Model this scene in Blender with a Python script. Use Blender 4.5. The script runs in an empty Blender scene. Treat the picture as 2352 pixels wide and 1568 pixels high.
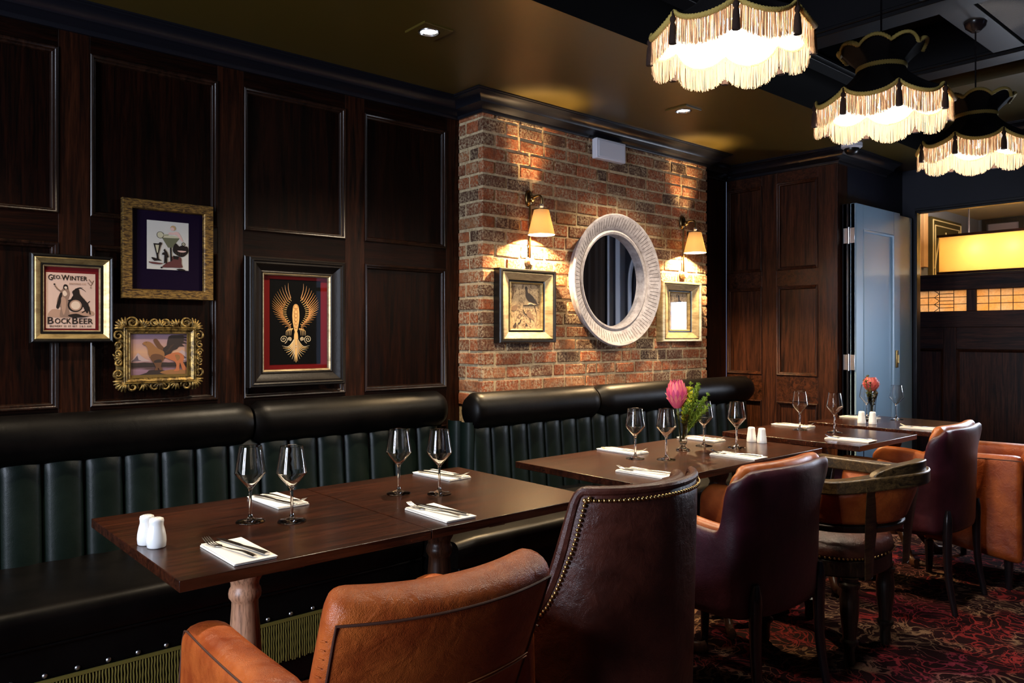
import bpy, bmesh, math, random
from mathutils import Vector, Matrix, noise as mnoise
random.seed(7)
PI = math.pi
sin, cos = math.sin, math.cos
SC = bpy.context.scene
COL = SC.collection

# ------------------------------------------------------------------ camera, world, exposure
cam_d = bpy.data.cameras.new('camera')
cam = bpy.data.objects.new('camera', cam_d)
COL.objects.link(cam)
cam.location = (0, 0, 1.26)
cam.rotation_euler = (PI / 2, 0, math.radians(48.7 - 90))
cam_d.sensor_width = 36
cam_d.lens = 36 * 1775 / 2352
cam_d.shift_y = -16 / 2352
cam_d.clip_start = 0.02
SC.camera = cam
SC.view_settings.view_transform = 'Standard'
SC.view_settings.look = 'None'
SC.view_settings.gamma = 1
SC.view_settings.exposure = 1.0
SC.view_settings.use_curve_mapping = False
cy = SC.cycles
cy.use_denoising = True
cy.max_bounces = 10
cy.diffuse_bounces = 3
cy.glossy_bounces = 4
cy.transmission_bounces = 9
cy.transparent_max_bounces = 12
cy.caustics_reflective = False
cy.caustics_refractive = False
cy.sample_clamp_indirect = 3.0
cy.sample_clamp_direct = 0
cy.blur_glossy = 0.5
w = bpy.data.worlds.new('world')
SC.world = w
w.use_nodes = True
w.node_tree.nodes['Background'].inputs[0].default_value = (0.45, 0.6, 1.0, 1)
w.node_tree.nodes['Background'].inputs[1].default_value = 0.35

# light levels (the lamps themselves are built with their fixtures below)
E_WINDOW = 150.0     # daylight entering by the street windows, behind and left of the camera
E_WINDOW2 = 22.0
E_PENDANT = 16.5
E_SCONCE = 88.0
E_DOWN = 85.0
WARM = (1.0, 0.68, 0.34)
DAY = (0.74, 0.83, 1.0)
PEND = (1.0, 0.87, 0.70)

# ------------------------------------------------------------------ object helpers
def tag(o, label=None, cat=None, group=None, kind=None):
    if label: o['label'] = label
    if cat: o['category'] = cat
    if group: o['group'] = group
    if kind: o['kind'] = kind
    return o

def empty(name, loc=(0, 0, 0), rz=0, label=None, cat=None, group=None):
    o = bpy.data.objects.new(name, None)
    o.empty_display_size = 0.05
    o.location = loc
    o.rotation_euler = (0, 0, rz)
    COL.objects.link(o)
    return tag(o, label, cat, group)

def nest(root, part, *kids):
    """make pieces sub-parts of one part of the same thing (all share the thing's coordinates)"""
    base = lambda o: o.name.split('.')[0]
    ps = [c for c in root.children if base(c) == part]
    if not ps: return
    for c in list(root.children):
        if base(c) in kids: c.parent = ps[0]

def copy_tree(o, parent=None):
    c = o.copy()
    COL.objects.link(c)
    c.parent = parent
    for ch in list(o.children):
        copy_tree(ch, c)
    return c

class G:
    """collects geometry for one mesh"""
    def __init__(s):
        s.v = []; s.f = []; s.m = []; s.mi = 0
    def face(s, idx):
        s.f.append(tuple(idx)); s.m.append(s.mi)
    def box(s, x0, x1, y0, y1, z0, z1):
        n = len(s.v)
        s.v += [(x0,y0,z0),(x1,y0,z0),(x1,y1,z0),(x0,y1,z0),(x0,y0,z1),(x1,y0,z1),(x1,y1,z1),(x0,y1,z1)]
        for q in ((0,3,2,1),(4,5,6,7),(0,1,5,4),(1,2,6,5),(2,3,7,6),(3,0,4,7)):
            s.face([n + i for i in q])
        return s
    def obox(s, c, size, M):
        n = len(s.v); c = Vector(c)
        a, b, d = size[0]/2, size[1]/2, size[2]/2
        for p in ((-a,-b,-d),(a,-b,-d),(a,b,-d),(-a,b,-d),(-a,-b,d),(a,-b,d),(a,b,d),(-a,b,d)):
            s.v.append(tuple(c + M @ Vector(p)))
        for q in ((0,3,2,1),(4,5,6,7),(0,1,5,4),(1,2,6,5),(2,3,7,6),(3,0,4,7)):
            s.face([n + i for i in q])
        return s
    def lathe(s, prof, c=(0,0,0), seg=24, M=None, closed=False):
        """prof: list of (r, z); r=0 points become poles"""
        rings = []; c = Vector(c)
        for r, z in prof:
            if r < 1e-6:
                p = Vector((0,0,z)); p = (M @ p if M else p) + c
                rings.append([len(s.v)]); s.v.append(tuple(p))
            else:
                ring = []
                for k in range(seg):
                    a = 2*PI*k/seg
                    p = Vector((r*cos(a), r*sin(a), z)); p = (M @ p if M else p) + c
                    ring.append(len(s.v)); s.v.append(tuple(p))
                rings.append(ring)
        pairs = list(zip(rings, rings[1:]))
        if closed: pairs.append((rings[-1], rings[0]))
        for A, B in pairs:
            if len(A) == 1 and len(B) == 1: continue
            for k in range(seg):
                k2 = (k+1) % seg
                if len(A) == 1: s.face([A[0], B[k2], B[k]])
                elif len(B) == 1: s.face([A[k], A[k2], B[0]])
                else: s.face([A[k], A[k2], B[k2], B[k]])
        return s
    def cyl(s, p0, p1, r, r1=None, seg=12, cap=True):
        return s.tube([p0, p1], [r, r if r1 is None else r1], seg, cap)
    def tube(s, pts, rad, seg=8, cap=True, closed=False, sx=1.0, sy=1.0, up=None):
        pts = [Vector(p) for p in pts]
        n = len(pts)
        if not isinstance(rad, (list, tuple)): rad = [rad]*n
        rings = []
        prevN = None
        for i, p in enumerate(pts):
            if closed: t = pts[(i+1) % n] - pts[i-1]
            elif i == 0: t = pts[1]-pts[0]
            elif i == n-1: t = pts[-1]-pts[-2]
            else: t = (pts[i+1]-pts[i]).normalized() + (pts[i]-pts[i-1]).normalized()
            if t.length < 1e-9: t = Vector((0,0,1))
            t.normalize()
            if prevN is None:
                a = Vector(up) if up else (Vector((0,0,1)) if abs(t.z) < .9 else Vector((1,0,0)))
                N = (a - t*a.dot(t)).normalized()
            else:
                N = prevN - t*prevN.dot(t)
                N = N.normalized() if N.length > 1e-6 else prevN
            prevN = N
            B = t.cross(N)
            ring = []
            for k in range(seg):
                a = 2*PI*k/seg
                q = p + N*(cos(a)*rad[i]*sx) + B*(sin(a)*rad[i]*sy)
                ring.append(len(s.v)); s.v.append(tuple(q))
            rings.append(ring)
        pr = list(zip(rings, rings[1:]))
        if closed: pr.append((rings[-1], rings[0]))
        for A, B_ in pr:
            for k in range(seg):
                k2 = (k+1) % seg
                s.face([A[k], A[k2], B_[k2], B_[k]])
        if cap and not closed:
            s.face(rings[0][::-1]); s.face(rings[-1])
        return s
    def sphere(s, c, r, seg=12, rings=8, sz=1.0, M=None):
        return s.lathe([(r*sin(PI*i/rings), -r*sz*cos(PI*i/rings)) for i in range(rings+1)], c, seg, M)
    def grid(s, fn, nu, nv, cu=False, cv=False):
        n = len(s.v)
        U = nu if cu else nu+1
        V = nv if cv else nv+1
        for j in range(V):
            for i in range(U):
                s.v.append(tuple(fn(i/nu, j/nv)))
        for j in range(nv):
            for i in range(nu):
                a = n + j*U + i; b = n + j*U + (i+1) % U
                c2 = n + ((j+1) % V)*U + (i+1) % U; d = n + ((j+1) % V)*U + i
                s.face([a, b, c2, d])
        return s
    def slab(s, fn, nu, nv, th):
        """closed solid: centre surface fn(u,v) thickened by th (number or function)"""
        def nrm(u, v):
            e = .01
            a = Vector(fn(min(1,u+e), v)) - Vector(fn(max(0,u-e), v))
            b = Vector(fn(u, min(1,v+e))) - Vector(fn(u, max(0,v-e)))
            return a.cross(b).normalized()
        n0 = len(s.v)
        for side in (-1, 1):
            for j in range(nv+1):
                for i in range(nu+1):
                    u, v = i/nu, j/nv
                    t = th(u, v) if callable(th) else th
                    s.v.append(tuple(Vector(fn(u, v)) + nrm(u, v)*(side*t/2)))
        W = nu+1; K = W*(nv+1)
        for j in range(nv):
            for i in range(nu):
                a = n0+j*W+i
                s.face([a+W, a+W+1, a+1, a])
                s.face([K+a, K+a+1, K+a+W+1, K+a+W])
        for i in range(nu):
            a = n0+i; s.face([a, a+1, K+a+1, K+a])
            a = n0+nv*W+i; s.face([K+a, K+a+1, a+1, a])
        for j in range(nv):
            a = n0+j*W; s.face([K+a, K+a+W, a+W, a])
            a = n0+j*W+nu; s.face([a, a+W, K+a+W, K+a])
        return s
    def prism(s, poly, d, axis='y', o=0.0):
        """2D polygon extruded from o to o+d along axis; poly in the other two axes"""
        def P(a, b, t):
            return {'x': (t, a, b), 'y': (a, t, b), 'z': (a, b, t)}[axis]
        n = len(s.v); k = len(poly)
        for t in (o, o+d):
            for a, b in poly: s.v.append(P(a, b, t))
        s.face(range(n, n+k)); s.face(list(range(n+k, n+2*k))[::-1])
        for i in range(k):
            j = (i+1) % k
            s.face([n+i, n+k+i, n+k+j, n+j])
        return s
    def sweep_xy(s, path, prof):
        """mitred moulding: prof [(out, z)] offset to the left of the path direction"""
        pts = [Vector((p[0], p[1])) for p in path]
        rows = []
        for i, p in enumerate(pts):
            d0 = (pts[i]-pts[i-1]).normalized() if i > 0 else None
            d1 = (pts[i+1]-pts[i]).normalized() if i < len(pts)-1 else None
            if d0 is None: d0 = d1
            if d1 is None: d1 = d0
            n0 = Vector((d0.y, -d0.x)); n1 = Vector((d1.y, -d1.x))
            m = (n0+n1); m.normalize()
            k = 1/max(.2, m.dot(n0))
            row = []
            for o, z in prof:
                q = p + m*(o*k)
                row.append(len(s.v)); s.v.append((q.x, q.y, z))
            rows.append(row)
        for A, B in zip(rows, rows[1:]):
            for j in range(len(prof)-1):
                s.face([A[j], A[j+1], B[j+1], B[j]])
        s.face(rows[0][::-1]); s.face(rows[-1])
        return s
    def rings(s, corners_list, close_last=False):
        """successive 4-corner rings joined"""
        idx = []
        for r in corners_list:
            idx.append(list(range(len(s.v), len(s.v)+4)))
            s.v += [tuple(p) for p in r]
        for A, B in zip(idx, idx[1:]):
            for k in range(4):
                s.face([A[k], A[(k+1) % 4], B[(k+1) % 4], B[k]])
        if close_last: s.face(idx[-1])
        return s
    def build(s, name, mats, parent=None, smooth=True, bevel=0, subsurf=0, angle=None, seg=2, fix=True):
        me = bpy.data.meshes.new(name)
        me.from_pydata(s.v, [], s.f)
        if not isinstance(mats, (list, tuple)): mats = [mats]
        for m_ in mats: me.materials.append(m_)
        for p, k in zip(me.polygons, s.m):
            p.material_index = min(k, len(mats)-1)
        if fix:
            bm = bmesh.new(); bm.from_mesh(me)
            bmesh.ops.recalc_face_normals(bm, faces=bm.faces)
            bm.to_mesh(me); bm.free()
        if smooth:
            me.shade_smooth()
            if not subsurf:
                me.set_sharp_from_angle(angle=math.radians(angle or 35))
        o = bpy.data.objects.new(name, me)
        COL.objects.link(o)
        if parent: o.parent = parent
        if bevel:
            b = o.modifiers.new('bevel', 'BEVEL'); b.width = bevel; b.segments = seg
            b.limit_method = 'ANGLE'; b.angle_limit = math.radians(40)
        if subsurf:
            m_ = o.modifiers.new('subsurf', 'SUBSURF'); m_.levels = subsurf; m_.render_levels = subsurf
        return o

def lerp(a, b, t): return a+(b-a)*t
def sstep(t): t = max(0., min(1., t)); return t*t*(3-2*t)
def curve(pts, n):
    """Catmull-Rom through pts -> n samples"""
    P = [Vector(p) for p in pts]
    P = [2*P[0]-P[1]] + P + [2*P[-1]-P[-2]]
    out = []
    m = len(P)-3
    for i in range(n):
        t = i/(n-1)*m; k = min(int(t), m-1); t -= k
        a, b, c, d = P[k:k+4]
        out.append(.5*((2*b)+(c-a)*t+(2*a-5*b+4*c-d)*t*t+(3*b-a-3*c+d)*t**3))
    return out

# ------------------------------------------------------------------ materials
class NT:
    def __init__(s, name):
        s.mat = bpy.data.materials.new(name); s.mat.use_nodes = True
        s.t = s.mat.node_tree
        s.b = s.t.nodes['Principled BSDF']
        s.out = s.t.nodes['Material Output']
    def n(s, typ, **kw):
        x = s.t.nodes.new(typ)
        for k, v in kw.items():
            if k.startswith('_'): setattr(x, k[1:], v)
            else:
                key = int(k[1:]) if k[0] == 'i' and k[1:].isdigit() else k
                if isinstance(v, bpy.types.NodeSocket): s.t.links.new(v, x.inputs[key])
                else: x.inputs[key].default_value = v
        return x
    def link(s, a, b): s.t.links.new(a, b)
    def set(s, **kw):
        for k, v in kw.items():
            k = k.replace('_', ' ')
            if isinstance(v, bpy.types.NodeSocket): s.link(v, s.b.inputs[k])
            else:
                if isinstance(v, tuple) and len(v) == 3: v = v+(1,)
                s.b.inputs[k].default_value = v
        return s
    def obj(s, scale=(1, 1, 1), gen=False):
        tc = s.n('ShaderNodeTexCoord')
        mp = s.n('ShaderNodeMapping')
        s.link(tc.outputs['Object'], mp.inputs['Vector'])
        mp.inputs['Scale'].default_value = scale
        return mp.outputs[0]
    def noise(s, vec, scale=5, detail=4, rough=.6, dist=0):
        x = s.n('ShaderNodeTexNoise', Vector=vec, Scale=scale, Detail=detail, Roughness=rough, Distortion=dist)
        return x.outputs[0]
    def ramp(s, fac, stops):
        r = s.n('ShaderNodeValToRGB', Fac=fac)
        e = r.color_ramp.elements
        while len(e) < len(stops): e.new(.5)
        for q, (p, c) in zip(e, stops):
            q.position = p
            q.color = tuple(c)+(1,) if len(c) == 3 else c
        return r.outputs[0]
    def math(s, op, a, b=None, c=None):
        x = s.t.nodes.new('ShaderNodeMath'); x.operation = op
        for i, q in enumerate((a, b, c)):
            if q is None: continue
            if isinstance(q, bpy.types.NodeSocket): s.link(q, x.inputs[i])
            else: x.inputs[i].default_value = q
        return x.outputs[0]
    def mix(s, fac, a, b):
        x = s.t.nodes.new('ShaderNodeMix'); x.data_type = 'RGBA'
        for i, q in ((0, fac), (6, a), (7, b)):
            if isinstance(q, bpy.types.NodeSocket): s.link(q, x.inputs[i])
            else: x.inputs[i].default_value = (tuple(q)+(1,) if isinstance(q, tuple) and len(q) == 3 else q)
        return x.outputs[2]
    def bump(s, h, strength=.3, dist=.002):
        x = s.n('ShaderNodeBump', Height=h, Strength=strength, Distance=dist)
        s.link(x.outputs[0], s.b.inputs['Normal'])
        return s

def plain(name, col, rough=.5, metal=0., spec=.5, bump=None, coat=0):
    t = NT(name)
    t.set(Base_Color=col, Roughness=rough, Metallic=metal)
    t.set(**{'Specular IOR Level': spec})
    if coat: t.set(**{'Coat Weight': coat, 'Coat Roughness': .12})
    if bump:
        t.bump(t.noise(t.obj(), bump[0], 3), bump[1], bump[2] if len(bump) > 2 else .002)
    return t.mat

def wood(name, dark, light, grain='z', rough=.42, scale=1.0, bump=.25, spec=.4, dist=.0015):
    t = NT(name)
    sc = {'x': (1.2, 22, 22), 'y': (22, 1.2, 22), 'z': (22, 22, 1.2)}[grain]
    v = t.obj(tuple(q*scale for q in sc))
    n1 = t.noise(v, 1.6, 6, .65, 1.2)
    v2 = t.obj(tuple(q*scale*4 for q in sc))
    n2 = t.noise(v2, 2.0, 3, .7, .3)
    c = t.ramp(n1, [(.33, dark), (.5, tuple(lerp(a, b, .45) for a, b in zip(dark, light))), (.68, light)])
    pores = t.ramp(n2, [(.38, (.35, .35, .35)), (.52, (1, 1, 1))])
    mx = t.t.nodes.new('ShaderNodeMix'); mx.data_type = 'RGBA'; mx.blend_type = 'MULTIPLY'
    mx.inputs[0].default_value = .8
    t.link(c, mx.inputs[6]); t.link(pores, mx.inputs[7])
    t.link(mx.outputs[2], t.b.inputs['Base Color'])
    t.set(Roughness=rough); t.set(**{'Specular IOR Level': spec})
    t.bump(n2, bump, dist)
    return t.mat

def leather(name, dark, light, rough=.36, scale=1.0, bump=.35, spec=.5, wr=.0):
    t = NT(name)
    v = t.obj()
    n1 = t.noise(v, 6*scale, 5, .6)
    c = t.ramp(n1, [(.35, dark), (.65, light)])
    t.link(c, t.b.inputs['Base Color'])
    vo = t.n('ShaderNodeTexVoronoi', Vector=v, Scale=420*scale)
    n2 = t.noise(v, 24, 4, .6, .6)
    h = t.math('ADD', t.math('MULTIPLY', vo.outputs[0], .35), t.math('MULTIPLY', n2, 2.0+wr))
    t.bump(h, bump, .0015 if wr < .5 else .0035)
    t.set(Roughness=t.math('ADD', t.math('MULTIPLY', n1, .18), rough-.09))
    t.set(**{'Specular IOR Level': spec})
    return t.mat

def glassm(name, col=(1, 1, 1), rough=0.0, ior=1.48):
    t = NT(name)
    t.set(Base_Color=col, Roughness=rough, IOR=ior)
    t.set(**{'Transmission Weight': 1.0})
    return t.mat

def panem(name, rough=.02, tint=(1, 1, 1)):
    """flat glazing: transparent body with a fresnel reflection"""
    t = NT(name); t.t.nodes.remove(t.b)
    tr = t.n('ShaderNodeBsdfTransparent', Color=tint+(1,))
    gl = t.n('ShaderNodeBsdfGlossy', Roughness=rough)
    geo = t.n('ShaderNodeNewGeometry')
    fr = t.n('ShaderNodeFresnel', IOR=t.math('SUBTRACT', 1.5, t.math('MULTIPLY', geo.outputs['Backfacing'], 1.5-1/1.5)))
    mx = t.n('ShaderNodeMixShader', i0=fr.outputs[0], i1=tr.outputs[0], i2=gl.outputs[0])
    t.link(mx.outputs[0], t.out.inputs[0])
    return t.mat

def emit(name, col, strength):
    t = NT(name)
    t.set(Base_Color=col, Emission_Color=col, Emission_Strength=strength)
    return t.mat

def cloth_tr(name, col, tcol, fac=.5):
    t = NT(name); t.t.nodes.remove(t.b)
    v = t.obj((1, 1, 1))
    n = t.noise(v, 300, 2)
    c = t.mix(n, tuple(q*.8 for q in col), col)
    d = t.n('ShaderNodeBsdfDiffuse', Color=c)
    tr = t.n('ShaderNodeBsdfTranslucent', Color=tcol+(1,))
    mx = t.n('ShaderNodeMixShader', i0=fac, i1=d.outputs[0], i2=tr.outputs[0])
    t.link(mx.outputs[0], t.out.inputs[0])
    return t.mat

M = {}
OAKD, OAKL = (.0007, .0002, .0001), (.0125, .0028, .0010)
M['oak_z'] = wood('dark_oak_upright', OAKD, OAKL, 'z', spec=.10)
M['oak_x'] = wood('dark_oak_rail', OAKD, OAKL, 'x', spec=.10)
M['oak_y'] = wood('dark_oak_rail_end', OAKD, OAKL, 'y')
M['oak_stile_lit'] = wood('dark_oak_stile_lit', (.0016, .0005, .0002), (.034, .0088, .0030), 'z', spec=.14)  # lit look of the stiles put into a lighter copy of the oak
M['oak_mould'] = wood('dark_oak_moulding', (.002, .0008, .0005), (.022, .008, .004), 'z', rough=.28, spec=.3, bump=.08)
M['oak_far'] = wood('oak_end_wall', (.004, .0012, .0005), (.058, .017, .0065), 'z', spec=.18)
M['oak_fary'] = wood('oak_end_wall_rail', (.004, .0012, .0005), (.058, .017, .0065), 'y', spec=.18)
M['table'] = wood('table_wood', (.008, .0018, .0008), (.050, .0118, .0042), 'x', rough=.24, bump=.06, spec=.5)
M['table_leg'] = wood('table_leg_wood', (.035, .012, .006), (.11, .042, .02), 'z', rough=.35)
M['table_leg_pale'] = wood('pale_turned_wood', (.33, .15, .08), (.50, .26, .15), 'z', rough=.4, bump=.08)
M['black_gloss'] = plain('black_gloss_paint', (.006, .0065, .009), .3, 0, .5)
M['crown'] = plain('crown_paint', (.005, .0052, .008), .32, 0, .4, (18, .15))
M['ceil_olive'] = plain('olive_ceiling_paint', (.062, .041, .005), .36, 0, .6, (9, .12))
M['ceil_black'] = plain('black_ceiling_paint', (.0022, .0019, .0024), .55, 0, .25)
M['beam'] = plain('beam_paint', (.0022, .0018, .0028), .42, 0, .2)
M['navy'] = plain('navy_wall_paint', (.0045, .0055, .013), .5, spec=.3, bump=(30, .1))
M['door_blue'] = plain('slate_blue_door_paint', (.17, .27, .36), .34, 0, .5, (40, .1))
M['black_leather'] = leather('black_leather', (.0012, .0010, .0010), (.0026, .002, .0018), .40, 1, .22, .13)
M['green_leather'] = leather('green_leather', (.0011, .0042, .0030), (.0022, .0065, .0046), .40, 1, .25, .25)
M['orange_leather'] = leather('tan_orange_leather', (.24, .040, .0075), (.42, .095, .016), .34, 1.6, .5, .5, 1)
M['brown_leather'] = leather('brown_leather', (.028, .007, .0045), (.075, .019, .011), .34, 1.6, .45, .5, 1)
M['plum_leather'] = leather('plum_leather', (.028, .0048, .010), (.058, .0105, .020), .42, 1.4, .5, .45)
M['tan_leather'] = leather('tan_leather', (.22, .050, .010), (.40, .11, .022), .36, 1.6, .4, .5)
M['seam'] = plain('dark_seam', (.05, .014, .006), .6)
M['stitch'] = plain('stitch_thread', (.5, .18, .05), .6)
M['brass'] = plain('aged_brass', (.42, .28, .11), .3, 1.0)
M['nail_silver'] = plain('steel_nail', (.6, .6, .62), .3, 1.0)
M['steel'] = plain('cutlery_steel', (.62, .62, .63), .16, 1.0)
M['chrome'] = plain('hinge_steel', (.75, .76, .78), .25, 1.0)
M['bronze'] = plain('bronze_metal', (.12, .075, .03), .28, 1.0)
M['glass'] = glassm('clear_glass')
M['vase_glass'] = glassm('vase_glass', (.97, .98, .96), .02)
M['pane'] = panem('picture_glass')
M['white_china'] = plain('white_china', (.78, .77, .75), .22, 0, .5)
M['napkin'] = plain('napkin_paper', (.86, .82, .74), .9, 0, .1, (160, .3, .001))
M['white_plastic'] = plain('white_plastic', (.62, .63, .70), .5)
M['mirror'] = plain('mirror_silver', (.9, .92, .94), .02, 1.0)
M['mirror_frame'] = None
M['dark_wood'] = wood('blackened_wood', (.006, .004, .003), (.035, .02, .012), 'z', rough=.32, spec=.5)
M['rail_wood'] = wood('worn_chair_wood', (.012, .007, .003), (.11, .065, .022), 'x', rough=.35, spec=.5, scale=1.5)
M['black_leg'] = plain('black_lacquer', (.008, .006, .008), .22, 0, .6)
M['bulb'] = emit('bulb_glow', (1.0, .85, .62), 40)
M['down_glow'] = emit('downlight_glow', (1.0, .90, .76), 14)
M['sconce_in'] = emit('sconce_bulb_glow', (1.0, .78, .48), 60)
M['lining'] = cloth_tr('lampshade_lining', (.55, .52, .46), (.5, .4, .3), .2)
M['shade_black'] = plain('black_shade_silk', (.003, .0022, .003), .75, 0, .2)
M['fringe'] = cloth_tr('cream_fringe', (.34, .245, .17), (.26, .165, .10), .5)
M['braid'] = plain('gold_braid', (.50, .36, .09), .55, .1, .4, (400, .9, .004))
M['tassel'] = plain('dark_tassel', (.028, .014, .01), .7, 0, .2, (500, .8, .003))
M['linen'] = cloth_tr('linen_shade', (.60, .46, .28), (.62, .42, .20), .55)
M['linen_in'] = cloth_tr('linen_lining', (.95, .9, .8), (.9, .8, .6), .3)
M['gold_fringe'] = plain('gold_bullion_fringe', (.15, .115, .022), .65, .1, .25)

def worn_gold(name, gold, dark, sc=(60, 60, 60), rough=.4, lo=.42, hi=.6):
    t = NT(name)
    n = t.noise(t.obj(sc), 1.0, 5, .7, .4)
    t.link(t.ramp(n, [(lo, dark), (hi, gold)]), t.b.inputs['Base Color'])
    t.set(Roughness=rough, Metallic=.55)
    t.bump(n, .3, .001)
    return t.mat
M['gold'] = worn_gold('worn_gold', (.34, .22, .06), (.06, .035, .009))
M['gold_streak'] = worn_gold('streaked_gold', (.27, .155, .035), (.035, .016, .006), (40, 40, 160), .45)
M['gold_pale'] = worn_gold('pale_gold', (.42, .30, .12), (.16, .10, .035), (14, 14, 50), .35, .3, .6)
M['champagne'] = worn_gold('champagne_frame', (.50, .39, .22), (.22, .155, .075), (12, 12, 40), .4, .3, .6)
M['black_frame'] = plain('black_frame', (.006, .005, .0045), .32, 0, .35, (40, .3))
M['ebony_frame'] = plain('ribbed_ebony', (.007, .005, .004), .42, 0, .18, (90, .4))

# whitewashed ribbed mirror frame
t = NT('limed_ribbed_wood')
n = t.noise(t.obj((30, 30, 30)), 1.0, 4, .7)
t.link(t.ramp(n, [(.3, (.17, .15, .155)), (.6, (.34, .315, .33))]), t.b.inputs['Base Color'])
t.set(Roughness=.55); t.bump(n, .2, .001)
M['mirror_frame'] = t.mat

# brick: colour from a per-brick attribute, plus lime smears
t = NT('brick')
at = t.n('ShaderNodeAttribute', _attribute_name='tone')
v = t.obj()
base = t.ramp(at.outputs['Fac'], [(0, (.05, .022, .014)), (.2, (.12, .042, .020)), (.45, (.24, .058, .018)), (.75, (.33, .078, .024)), (1, (.28, .12, .05))])
n1 = t.noise(v, 75, 5, .75)
n3 = t.noise(v, 7, 3, .6)
smear = t.math('MULTIPLY', t.ramp(n1, [(.45, (0, 0, 0)), (.58, (1, 1, 1))]), t.ramp(n3, [(.36, (.10,)*3), (.60, (.95,)*3)]))
n4 = t.noise(v, 30, 4, .7)
c = t.mix(t.ramp(n4, [(.35, (.6,)*3), (.55, (0,)*3)]), base, (.05, .018, .012))
c = t.mix(smear, c, (.44, .33, .20))
t.link(c, t.b.inputs['Base Color']); t.set(Roughness=.85); t.set(**{'Specular IOR Level': .2})
t.bump(t.math('ADD', n1, n4), .8, .004)
M['brick'] = t.mat
t = NT('mortar')
v = t.obj(); n1 = t.noise(v, 45, 5, .7)
t.link(t.ramp(n1, [(.3, (.30, .215, .115)), (.65, (.60, .46, .28))]), t.b.inputs['Base Color'])
t.set(Roughness=.95); t.set(**{'Specular IOR Level': .1}); t.bump(n1, .9, .005)
M['mortar'] = t.mat

# carpet: paisley-like contour lines over a dark maroon pile
t = NT('patterned_carpet')
v = t.obj()
def warp(sc, amt, vec):
    nn = t.n('ShaderNodeTexNoise', Vector=vec, Scale=sc, Detail=2.0)
    sub = t.n('ShaderNodeVectorMath', _operation='SUBTRACT', i0=nn.outputs['Color'], i1=(.5, .5, .5))
    scl = t.n('ShaderNodeVectorMath', _operation='SCALE', i0=sub.outputs[0], Scale=amt)
    return t.n('ShaderNodeVectorMath', _operation='ADD', i0=vec, i1=scl.outputs[0]).outputs[0]
wv = warp(4.2, .34, v)
wv = warp(13, .05, wv)
vo = t.n('ShaderNodeTexVoronoi', _feature='SMOOTH_F1', Vector=wv, Scale=4.0, Smoothness=.35, Randomness=1.0)
ph = t.math('FRACT', t.math('MULTIPLY', vo.outputs['Distance'], 7.0))
line = t.ramp(t.math('ABSOLUTE', t.math('SUBTRACT', ph, .5)), [(.055, (1,)*3), (.095, (0,)*3)])
vo2 = t.n('ShaderNodeTexVoronoi', _feature='DISTANCE_TO_EDGE', Vector=wv, Scale=9.0)
line2 = t.ramp(vo2.outputs['Distance'], [(.010, (1,)*3), (.024, (0,)*3)])
lines = t.math('MAXIMUM', line, line2)
frag = t.ramp(t.noise(v, 60, 3, .8), [(.33, (0,)*3), (.42, (1,)*3)])
lines = t.math('MULTIPLY', lines, frag)
blot = t.math('MULTIPLY', t.ramp(t.noise(wv, 16, 4, .75), [(.56, (0,)*3), (.60, (1,)*3)]), frag)
lines = t.math('MAXIMUM', lines, blot)
zone = t.ramp(t.noise(v, 3.1, 2, .5), [(.46, (0,)*3), (.54, (1,)*3)])
lc = t.mix(zone, (.17, .10, .062), (.17, .016, .017))
zone2 = t.ramp(t.noise(v, 2.2, 1, .5), [(.55, (0,)*3), (.66, (.7,)*3)])
lc = t.mix(t.math('MULTIPLY', zone2, .8), lc, (.12, .015, .045))
gr = t.mix(t.noise(v, 2.4, 2), (.008, .0012, .0024), (.014, .0022, .0034))
c = t.mix(lines, gr, lc)
t.link(c, t.b.inputs['Base Color']); t.set(Roughness=.95); t.set(**{'Specular IOR Level': .1, 'Sheen Weight': .0})
t.bump(t.noise(v, 500, 2), .6, .004)
M['carpet'] = t.mat
# ================================================================== THE SETTING
def S(o): return tag(o, kind='structure')

S(G().box(-2.6, 10.4, -3.4, 3.6, -.12, 0).build('floor', M['carpet'], smooth=False))

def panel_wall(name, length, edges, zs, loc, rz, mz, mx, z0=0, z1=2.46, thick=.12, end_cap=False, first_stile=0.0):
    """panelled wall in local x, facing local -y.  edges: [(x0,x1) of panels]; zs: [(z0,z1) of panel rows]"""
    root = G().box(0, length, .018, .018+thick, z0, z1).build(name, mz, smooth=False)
    root.location = loc; root.rotation_euler = (0, 0, rz); S(root)
    xs = [first_stile] + [q for e in edges for q in e] + [length]
    for a, b in zip(xs[0::2], xs[1::2]):
        if b-a > .004:
            G().box(a, b, 0, .018, z0, z1).build('stile', M['oak_stile_lit'] if mz == M['oak_z'] else mz, root, bevel=.0015, smooth=False)
    zz = [z0] + [q for e in zs for q in e] + [z1]
    for (a, b) in edges:
        for c, d in zip(zz[0::2], zz[1::2]):
            if d-c > .004:
                G().box(a, b, .0005, .018, c, d).build('rail', mx, root, bevel=.0012, smooth=False)
        for (c, d) in zs:
            g = G()
            prof = [(0, .0), (0, -.006), (.004, -.009), (.009, -.007), (.013, .003), (.017, .004), (.021, .010), (.024, .0175)]
            g.rings([[(a+i, y, c+i), (b-i, y, c+i), (b-i, y, d-i), (a+i, y, d-i)] for i, y in prof])
            g.build('panel_moulding', M['oak_mould'] if mz == M['oak_z'] else mz, root, angle=50)
    return root

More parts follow.
